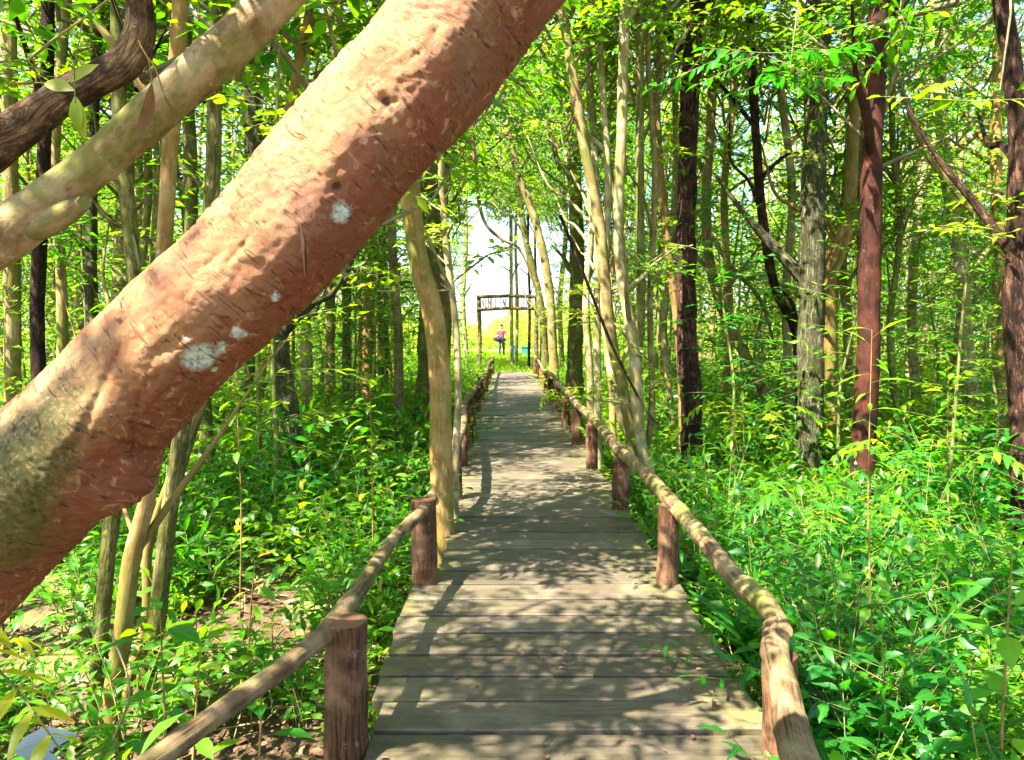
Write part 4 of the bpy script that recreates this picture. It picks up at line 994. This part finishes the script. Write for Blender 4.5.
# pinnate fronds
def frond_plant(base, fronds, label, mat, name='frond_plant', pin=.10, npin=11, cat='fern'):
    e = empty(name, tuple(base), label, cat)
    for (p1, p2, p3, w) in fronds:
        b = Buf(); C_ = catmull([tuple(Vector(q) - Vector(base)) for q in (base, p1, p2, p3)], 30); ltube(b, C_, .004, .0015, 5, 0)
        pos = []; D = []; U = []; S = []
        i0 = 11
        for i in range(npin):
            k = i0 + int((29 - i0) * i / (npin - 1)); tgt = C_[min(k + 1, 30)] - C_[k - 1]; tgt /= np.linalg.norm(tgt); sd = np.cross(tgt, (0, 0, 1)); sd /= np.linalg.norm(sd) + 1e-9
            for sg in (-1, 1):
                d = sd * sg + tgt * .45 + np.array((0, 0, -.25)); pos.append(C_[k]); D.append(d); U.append((RS.gauss(0, .15), RS.gauss(0, .15), 1)); S.append(pin * w * (1 - .45 * abs(i / (npin - 1) - .4)))
        pos.append(C_[30]); D.append(C_[30] - C_[28]); U.append((0, 0, 1)); S.append(pin * w * .8)
        add_leaves(b, pos, D, U, S, rnd_tint(len(pos), .55, .2), 'pinna', 1); link('frond', b.mesh('frond'), e, [B_stem, mat])
    return e
bs = at(-60, 830, 1.55)
frond_plant(bs, [(at(-70, 640, 1.45), at(0, 672, 1.3), at(85, 785, 1.22), 1.0), (at(-60, 700, 1.5), at(-50, 620, 1.5), at(25, 640, 1.6), .8)], 'yellow-green fern frond in the bottom left corner', M_fern, 'fern', .105, 9)
def fp(px, py, Y, label, mat, n=5, L=.7, pin=.12, h=.5, cat='fern'):
    b0 = at(px, py, Y); b0.z = ground_z(b0.x, b0.y); fr = []
    for i in range(n):
        a = i * 6.28 / n + RS.uniform(-.4, .4); ll = L * RS.uniform(.8, 1.1); c_, s_ = math.cos(a), math.sin(a)
        fr.append((b0 + Vector((c_ * ll * .2, s_ * ll * .2, h * .8)), b0 + Vector((c_ * ll * .6, s_ * ll * .6, h * 1.15)), b0 + Vector((c_ * ll, s_ * ll, h * .9)), RS.uniform(.8, 1.1)))
    return frond_plant(b0, fr, label, mat, 'frond_plant', pin, 9, cat)
fp(830, 520, 5.0, 'feathery frond plant behind the crooked end of the right railing', M_leaf_n, 6, .75, .15, .85)
fp(955, 560, 4.6, 'feathery frond plant in the middle of the right undergrowth', M_leaf_n, 6, .7, .14, .75)
fp(925, 500, 6.2, 'pale-topped frond plant at the foot of the red-brown trunk', M_leaf_n, 6, .8, .17, 1.0)
fp(745, 420, 8.2, 'bright frond plant between the pale clump and the flaky tree', M_leaf_y, 6, .9, .16, 1.1)
fp(570, 400, 12, 'light green frond plant leaning over the far right railing', M_leaf_y, 5, .8, .16, 1.0)
fp(960, 440, 8.5, 'frond plant at the foot of the sunlit cream trunk', M_leaf_y, 6, .9, .17, 1.1)
fp(330, 560, 4.8, 'small frond plant left of the near left railing', M_leaf_n, 6, .5, .11, .5)

# long bladed plant by the crooked rail
def blade_plant(px, py, Y, label, n=22, L=.65, z0=None, name='strap_leaved_plant'):
    b0 = at(px, py, Y); b0.z = ground_z(b0.x, b0.y) if z0 is None else z0; e = empty(name, tuple(b0), label, 'plant'); b = Buf()
    hh = .0
    d = RN.normal(0, .75, (n, 3)) * (1, 1, 0) + np.stack([np.zeros(n), np.zeros(n), RN.uniform(.6, 1.6, n)], 1)
    pos = np.zeros((n, 3)); pos[:, 2] = RN.uniform(0, .35, n); 
    add_leaves(b, pos, d, np.stack([d[:, 0] * -.6, d[:, 1] * -.6, np.ones(n)], 1) + RN.normal(0, .1, (n, 3)), L * RN.uniform(.7, 1.2, n), rnd_tint(n, .45, .15), 'lance', 0)
    ltube(b, [(0, 0, 0), (0.01, 0, .4)], .008, .005, 6, 1)
    link('foliage', b.mesh('foliage'), e, [M_leaf_b, B_stem]); return e
blade_plant(822, 640, 3.0, 'plant with long drooping strap leaves beside the crooked rail end', 26, .52)
blade_plant(775, 560, 3.9, 'second strap-leaved plant, just behind the crooked rail end', 22, .5)

# hanging dead leaves in the upper left, leafy sprig on the dark branch
def hanging(px, py, Y, L, label, d, twig_to):
    p0 = at(px, py, Y); e = empty('dead_leaf', tuple(p0), label, 'leaf', None); b = Buf()
    add_leaves(b, [(0, 0, 0)], [(0, 1, 0)], [(0, 0, 1)], [L], [.5], 'oval', 0)
    vv = b.v[0]; dd = Vector(d).normalized(); rr = dd.to_track_quat('Y', 'Z').to_matrix(); out = []
    for x_, y_, z_ in vv:      # roll the dry blade lengthwise and bend its tip
        u_ = y_ / L; ang = x_ / L * 5.5; xr_, zr_ = math.sin(ang) * L * .16, (1 - math.cos(ang)) * L * .16
        y2 = y_ + .0; bend = .28 * L * u_ * u_ * math.sin(u_ * 4)
        out.append(tuple(rr @ Vector((xr_ + bend * .6 + .02 * L * math.sin(u_ * 14), y2, -zr_ + bend))))
    b.v[0] = np.array(out, dtype=np.float32); link('blade', b.mesh('blade'), e, [M_dead])
    b = Buf(); q = at(*twig_to); ltube(b, [(0, 0, 0), tuple((q - p0) * .5 + Vector((.01, 0, .0))), tuple(q - p0)], .0022, .0016, 5, 0); link('stalk', b.mesh('stalk'), e, [B_orange]); return e
hanging(152, 82, 1.86, .14, 'curled brown dead leaf with a hole, hanging over the pale olive branch', (-.35, .1, -1), (138, 40, 1.86))
hanging(163, 92, 1.87, .09, 'smaller brown dead leaf hanging right beside the curled one', (.45, .1, -1), (140, 45, 1.87))
hanging(36, 82, 1.8, .07, 'pale dry leaf hanging near the left edge beside the dark branch', (-1, 0, -.05), (28, 60, 1.8))
e = empty('leafy_sprig', tuple(at(75, 95, 1.85)), 'yellow-green leafy sprig draped over the dark peeling branch', 'sprig'); b = Buf()
add_leaves(b, [(0, 0, 0), (.0, 0, .01), (-.01, 0, .03), (.01, 0, -.02)], [(.1, 0, -1), (-.6, 0, .2), (.7, 0, .6), (-.2, 0, -1)], [(0, -1, .3)] * 4, [.10, .09, .08, .07], [.8, .9, .85, .7], 'oval', 1)
ltube(b, [(0, 0, -.02), (.0, .0, .06), (.03, 0, .2)], .002, .0015, 4, 0); link('foliage', b.mesh('foliage'), e, [B_stem, M_leaf_y])
# hanging overhead twigs with big near leaves, top left and top right
def overhang(px, py, Y, label, size, n, mat):
    p0 = at(px, py, Y); e = empty('overhanging_branch', tuple(p0), label, 'branch'); b = Buf(); acc = []
    for i in range(n):
        a = RS.uniform(0, 6.28); L = RS.uniform(.25, .6) * Y / 4; q = np.array((RS.uniform(-.2, .2), RS.uniform(-.1, .1), RS.uniform(-.05, .1))) * Y / 3
        e2 = q + np.array((math.cos(a) * L, math.sin(a) * L * .5, RS.uniform(-.5, .1) * L)); ltube(b, [q, e2], .004, .002, 4, 0); twig_leaves(q, e2, size * .5, size, acc, tint=.35)
    ltube(b, [(0, 0, 1.2), (.05, 0, .5), (0, 0, 0)], .012, .005, 5, 0)
    flush(b, acc, 'oval', 1); link('foliage', b.mesh('foliage'), e, [B_twig, mat])
overhang(15, 5, 2.6, 'dark green leafy branch hanging in the top left corner', .12, 5, M_leaf)
overhang(340, 25, 4.2, 'leafy branch hanging just left of the huge trunk near the top', .13, 8, M_leaf)
overhang(790, 70, 6.0, 'dark shaded leafy branch hanging at the top between the flaky and red-brown trunks', .13, 12, M_leaf_b)
overhang(900, 10, 5.4, 'leafy branch hanging over the top of the red-brown trunk', .12, 9, M_leaf)
overhang(1000, 90, 5.0, 'bright leafy branch hanging before the black edge trunk', .14, 6, M_leaf_y)
overhang(540, 60, 9, 'leafy branch hanging over the middle of the boardwalk', .12, 14, M_leaf_b)

# fallen wood & stone
def fallen(pts, r, label, mat, name='fallen_branch'):
    e = tuple(pts[0]); b = Buf(); tube(b, [np.array(p) - np.array(e) for p in pts], r, 10, .06, .2, 3); o = link(name, b.mesh(name), None, [mat]); o.location = e; tag(o, label, 'branch')
p = at(700, 418, 9.5); fallen([Vector((p.x, 9.5, ground_z(p.x, 9.5) + .55)), Vector((p.x + .7, 9.7, ground_z(p.x, 9.5) + .40)), Vector((p.x + 1.5, 9.8, ground_z(p.x, 9.5) + .15))], [.05, .06, .03], 'reddish fallen branch at the foot of the dark flaky tree', B_red)
p = at(75, 690, 3.0); fallen([Vector((p.x, 3.0, -.5)), Vector((p.x + .12, 3.0, -.2)), Vector((p.x + .2, 3.05, .05)), Vector((p.x + .1, 3.1, .3))], [.006, .006, .005, .003], 'pale crooked dead stick standing before the low clump of stems', B_pale)
p = at(12, 752, 1.42); M_pale = leafmat('sky_sheen_leaf', [(0, (.20, .27, .30)), (1, (.30, .38, .40))], .2, (1, 1, 1), .3, .6, vein=True)  # pale blue colour paints the sky reflection onto a glossy leaf
b = Buf(); add_leaves(b, [(0, 0, 0), (.01, .01, -.01)], [(.85, -.1, .35), (.4, .2, -.3)], [(0, -.7, .7), (0, -.5, .8)], [.13, .10], [.6, .4], 'oval', 0)
o = link('broad_leaf', b.mesh('broad_leaf'), None, [M_pale]); o.location = p; tag(o, 'broad leaf with painted pale sky sheen under the yellow fern frond in the corner', 'leaf')

# ================================================================= GATE, NOTICE BOARD, PERSON
gate = empty('wooden_gate', (-.05, 30, 0), 'rustic pole gateway with stick lettering panel at the end of the walk', 'gate')
def gpart(name, pts, r, sides=10, mat=M_gate, seed=0):
    b = Buf(); tube(b, [np.array(p) - np.array((-.05, 30, 0)) for p in pts], r, sides, .1, .12, 3, seed=seed); return link(name, b.mesh(name), gate, [mat])
gpart('post', [(-1.22, 30, -.3), (-1.19, 30, 1.3), (-1.22, 30, 3.02)], [.10, .095, .09], seed=1)
gpart('post', [(1.12, 30, -.3), (1.10, 30, 1.3), (1.12, 30, 3.0)], [.10, .095, .09], seed=5)
gpart('beam', [(-1.3, 29.92, 2.98), (0, 29.92, 3.02), (1.25, 29.92, 2.99)], [.07, .075, .07], seed=7)
gpart('beam', [(-1.3, 29.92, 2.46), (0, 29.92, 2.52), (1.25, 29.92, 2.50)], [.07, .065, .07], seed=9)
b = Buf(); x = -1.08
while x < 1.02:
    w = RS.uniform(.055, .085); kind = RS.randrange(5); z0, z1 = 2.55, 2.94; yy = 29.90
    st = {0: [((x, z0), (x, z1)), ((x + w, z0), (x + w, z1)), ((x, z1), (x + w, z0))], 1: [((x, z0), (x, z1)), ((x, z0), (x + w, z0))], 2: [((x + w / 2, z0), (x, z1)), ((x + w / 2, z0), (x + w, z1))],
          3: [((x, z0), (x, z1)), ((x, z1), (x + w, z1)), ((x, z0), (x + w, z0)), ((x, .5 * (z0 + z1)), (x + w * .8, .5 * (z0 + z1)))], 4: [((x + w * .5, z0), (x + w * .5, z1))]}[kind]
    for (a, c_) in st: ltube(b, [(a[0] + .05, yy - 30, a[1]), (c_[0] + .05, yy - 30, c_[1])], .022, .020, 6)
    x += w + .045
link('stick_panel', b.mesh('stick_panel'), gate, [M_rail])

nb2 = empty('notice_board', (1.75, 31, 0), 'small roofed notice board with orange-red panel right of the gateway', 'sign')
t = NT('orange_red_panel'); M_redp = t.surf(t.princ((.55, .10, .03), .6))
for sx_ in (-.42, .42):
    b = Buf(); tube(b, [(sx_, 0, -.2), (sx_, 0, 2.5)], [.05, .045], 8, .3, .1); link('post', b.mesh('post'), nb2, [M_gate])
b = Buf(); box(b, -.34, -.0, -.03, .03, 1.75, 2.3); link('panel', b.mesh('panel', False), nb2, [M_redp])
b = Buf(); box(b, .03, .36, -.03, .03, 1.7, 2.3); link('panel', b.mesh('panel', False), nb2, [M_gate])
b = Buf(); box(b, -.6, .6, -.12, .12, 2.5, 2.58); link('roof', b.mesh('roof', False), nb2, [M_gate])

t = NT('teal_paint'); M_teal = t.surf(t.princ(t.mix(t.noise(None, 6, 3), (.02, .16, .16), (.04, .26, .25)), .5))
for (px, w_, h_, l) in ((515.5, .32, .55, 'teal bin standing closest to the person beyond the gate'), (526, .5, .5, 'wider teal bin beyond the gate, farther right from the person')):
    p = at(px, 350, 41); gz = ground_z(p.x, 41); b = Buf()
    e = empty('bin', (p.x, 41, gz), l, 'bin')
    v = [(-w_ / 2 * .85, -.2, 0), (w_ / 2 * .85, -.2, 0), (w_ / 2 * .85, .2, 0), (-w_ / 2 * .85, .2, 0), (-w_ / 2, -.24, h_), (w_ / 2, -.24, h_), (w_ / 2, .24, h_), (-w_ / 2, .24, h_)]
    b.add(v, [(0, 3, 2, 1), (4, 5, 6, 7), (0, 1, 5, 4), (1, 2, 6, 5), (2, 3, 7, 6), (3, 0, 4, 7)], v); link('body', b.mesh('body', False), e, [M_teal])
    b = Buf(); box(b, -w_ / 2 - .03, w_ / 2 + .03, -.27, .27, h_ + .002, h_ + .06); link('lid', b.mesh('lid', False), e, [M_teal])

# slim poles / trees standing in the clearing
for i, (px, Y, w, l) in enumerate(((512, 34, 3.6, 'slim pale tree in the clearing seen through the gateway, left one of the pair'), (516.5, 35, 3.0, 'slim pale tree in the clearing, right one of the pair'), (529, 33, 2.6, 'thin dark tree in the clearing right of the pale pair'), (536, 37, 2.4, 'faint thin tree behind the right gate post'))):
    hand_tree([(px, 356), (px + RS.uniform(-1, 1), 300), (px - 1, 240), (px + RS.uniform(-3, 3), 170)], Y, w, B_pale if i < 2 else B_dark, l, crown='thin', top=10.5, twigs=0, taper=.9, nosides=8)

def skin_body(name, joints, edges, mat, parent, root=0, sub=2):
    me = bpy.data.meshes.new(name); me.from_pydata([j[0] for j in joints], edges, []); me.materials.append(mat)
    o = bpy.data.objects.new(name, me); COL.objects.link(o); o.parent = parent
    me.attributes.new
    sk = o.modifiers.new('skin', 'SKIN'); sk.use_smooth_shade = True
    if not me.skin_vertices: me.skin_vertices.new()
    sv = me.skin_vertices[0].data
    for i, j in enumerate(joints):
        r = j[1]; sv[i].radius = (r, r) if not isinstance(r, tuple) else r; sv[i].use_root = (i == root)
    m2 = o.modifiers.new('sub', 'SUBSURF'); m2.levels = sub; m2.render_levels = sub
    return o
pp = at(501.5, 350, 40.); gz = ground_z(pp.x, 40.)
per = empty('person', (pp.x, 40., gz), 'person in a pink shirt and dark trousers standing in the clearing, holding a bundle', 'person')
t = NT('skin_tone'); M_skin = t.surf(t.princ((.30, .15, .09), .6))
t = NT('pink_cloth'); M_pink = t.surf(t.princ((.36, .05, .11), .85))
t = NT('dark_trousers'); M_trs = t.surf(t.princ((.06, .07, .13), .85))
t = NT('dark_hair'); M_hair = t.surf(t.princ((.02, .015, .012), .6))
t = NT('grey_violet_cloth'); M_bun = t.surf(t.princ(t.mix(t.noise(None, 8, 3), (.012, .012, .02), (.03, .028, .045)), .85))
J = [((0, 0, .95), (.15, .11)), ((0, 0, 1.12), (.13, .10)), ((0, 0, 1.32), (.17, .11)), ((0, 0, 1.44), (.10, .08)), ((0, 0, 1.52), .055), ((0, -.01, 1.60), (.075, .085)), ((0, -.01, 1.68), (.07, .085)),
     ((-.19, 0, 1.39), .055), ((-.25, -.02, 1.16), .043), ((-.17, -.22, 1.02), .034), ((-.11, -.30, 1.02), .03), ((.19, 0, 1.39), .055), ((.25, -.02, 1.16), .043), ((.17, -.22, 1.02), .034), ((.11, -.30, 1.02), .03),
     ((-.09, 0, .86), .088), ((-.10, -.01, .48), .06), ((-.10, .02, .08), .042), ((-.10, -.13, .04), .035), ((.09, 0, .86), .088), ((.12, -.03, .48), .06), ((.13, .02, .08), .042), ((.13, -.13, .04), .035)]
E = [(0, 1), (1, 2), (2, 3), (3, 4), (4, 5), (5, 6), (3, 7), (7, 8), (8, 9), (9, 10), (3, 11), (11, 12), (12, 13), (13, 14), (0, 15), (15, 16), (16, 17), (17, 18), (0, 19), (19, 20), (20, 21), (21, 22)]
skin_body('body', J, E, M_skin, per)
sc_ = 1.13
Js = [(J[i][0], tuple(x * sc_ for x in J[i][1]) if isinstance(J[i][1], tuple) else J[i][1] * sc_) for i in (0, 1, 2, 3, 7, 8, 11, 12)]
skin_body('shirt', Js, [(0, 1), (1, 2), (2, 3), (3, 4), (4, 5), (3, 6), (6, 7)], M_pink, per)
Jt = [(J[i][0], tuple(x * 1.16 for x in J[i][1]) if isinstance(J[i][1], tuple) else J[i][1] * 1.22) for i in (0, 15, 16, 17, 19, 20, 21)]
skin_body('trousers', Jt, [(0, 1), (1, 2), (2, 3), (0, 4), (4, 5), (5, 6)], M_trs, per)
bm = bmesh.new(); bmesh.ops.create_icosphere(bm, subdivisions=2, radius=.105)
for v in bm.verts:
    v.co.z *= 1.05
    if v.co.z < -.02 and v.co.y < .02: v.co *= .75
me = bpy.data.meshes.new('hair'); bm.to_mesh(me); bm.free(); o = link('hair', me, per, [M_hair]); o.location = (0, .015, 1.69)
bm = bmesh.new(); bmesh.ops.create_icosphere(bm, subdivisions=3, radius=1)
for v in bm.verts: v.co *= 1 + .35 * mnoise.noise(v.co * 2.5); v.co.x *= .33; v.co.y *= .16; v.co.z *= .15
me = bpy.data.meshes.new('bundle'); bm.to_mesh(me); bm.free(); o = link('bundle', me, None, [M_bun]); o.location = (pp.x - .10, 39.60, gz + .97); tag(o, 'grey-violet cloth bundle held at the waist by the person in pink', 'bundle')

# ================================================================= LABELS FOR THE REPEATS
ORD = ['nearest', 'second', 'third', 'fourth', 'fifth', 'sixth', 'seventh', 'eighth', 'ninth', 'tenth', 'eleventh', 'twelfth', 'thirteenth', 'fourteenth', 'fifteenth', 'sixteenth', 'seventeenth', 'eighteenth', 'nineteenth', 'twentieth']
marks = [(0, 'at the left photo edge'), (110, 'behind the low golden clump'), (205, 'under the big diagonal trunk'), (290, 'by the rough leaning trunk'), (372, 'by the big-leaved left sapling'), (440, 'by the bent orange-tan tree'), (508, 'by the gateway'), (575, 'by the far right railing'),
         (630, 'by the pale clump'), (690, 'by the dark flaky tree'), (765, 'by the thin twisted tree'), (812, 'by the fissured trunk'), (868, 'by the red-brown trunk'), (965, 'by the cream trunk'), (1018, 'by the black edge trunk')]
groups = {}
for o, look, (x, y) in placed:
    q = to_px((x, y, .8 if o.name.startswith('tree') else .2))
    if q is None or not -60 < q[0] < 1090:
        where = 'beyond the left edge' if x < 0 else 'beyond the right edge'
    else: where = min(marks, key=lambda m: abs(m[0] - q[0]))[1]
    groups.setdefault((look, where), []).append((y, o))
for (look, where), L in groups.items():
    L.sort(key=lambda q: q[0])
    for i, (y, o) in enumerate(L):
        o['label'] = f"{look} {where}" if len(L) == 1 else f"{look} {where}, {ORD[min(i, 19)]} of {len(L)} going back"
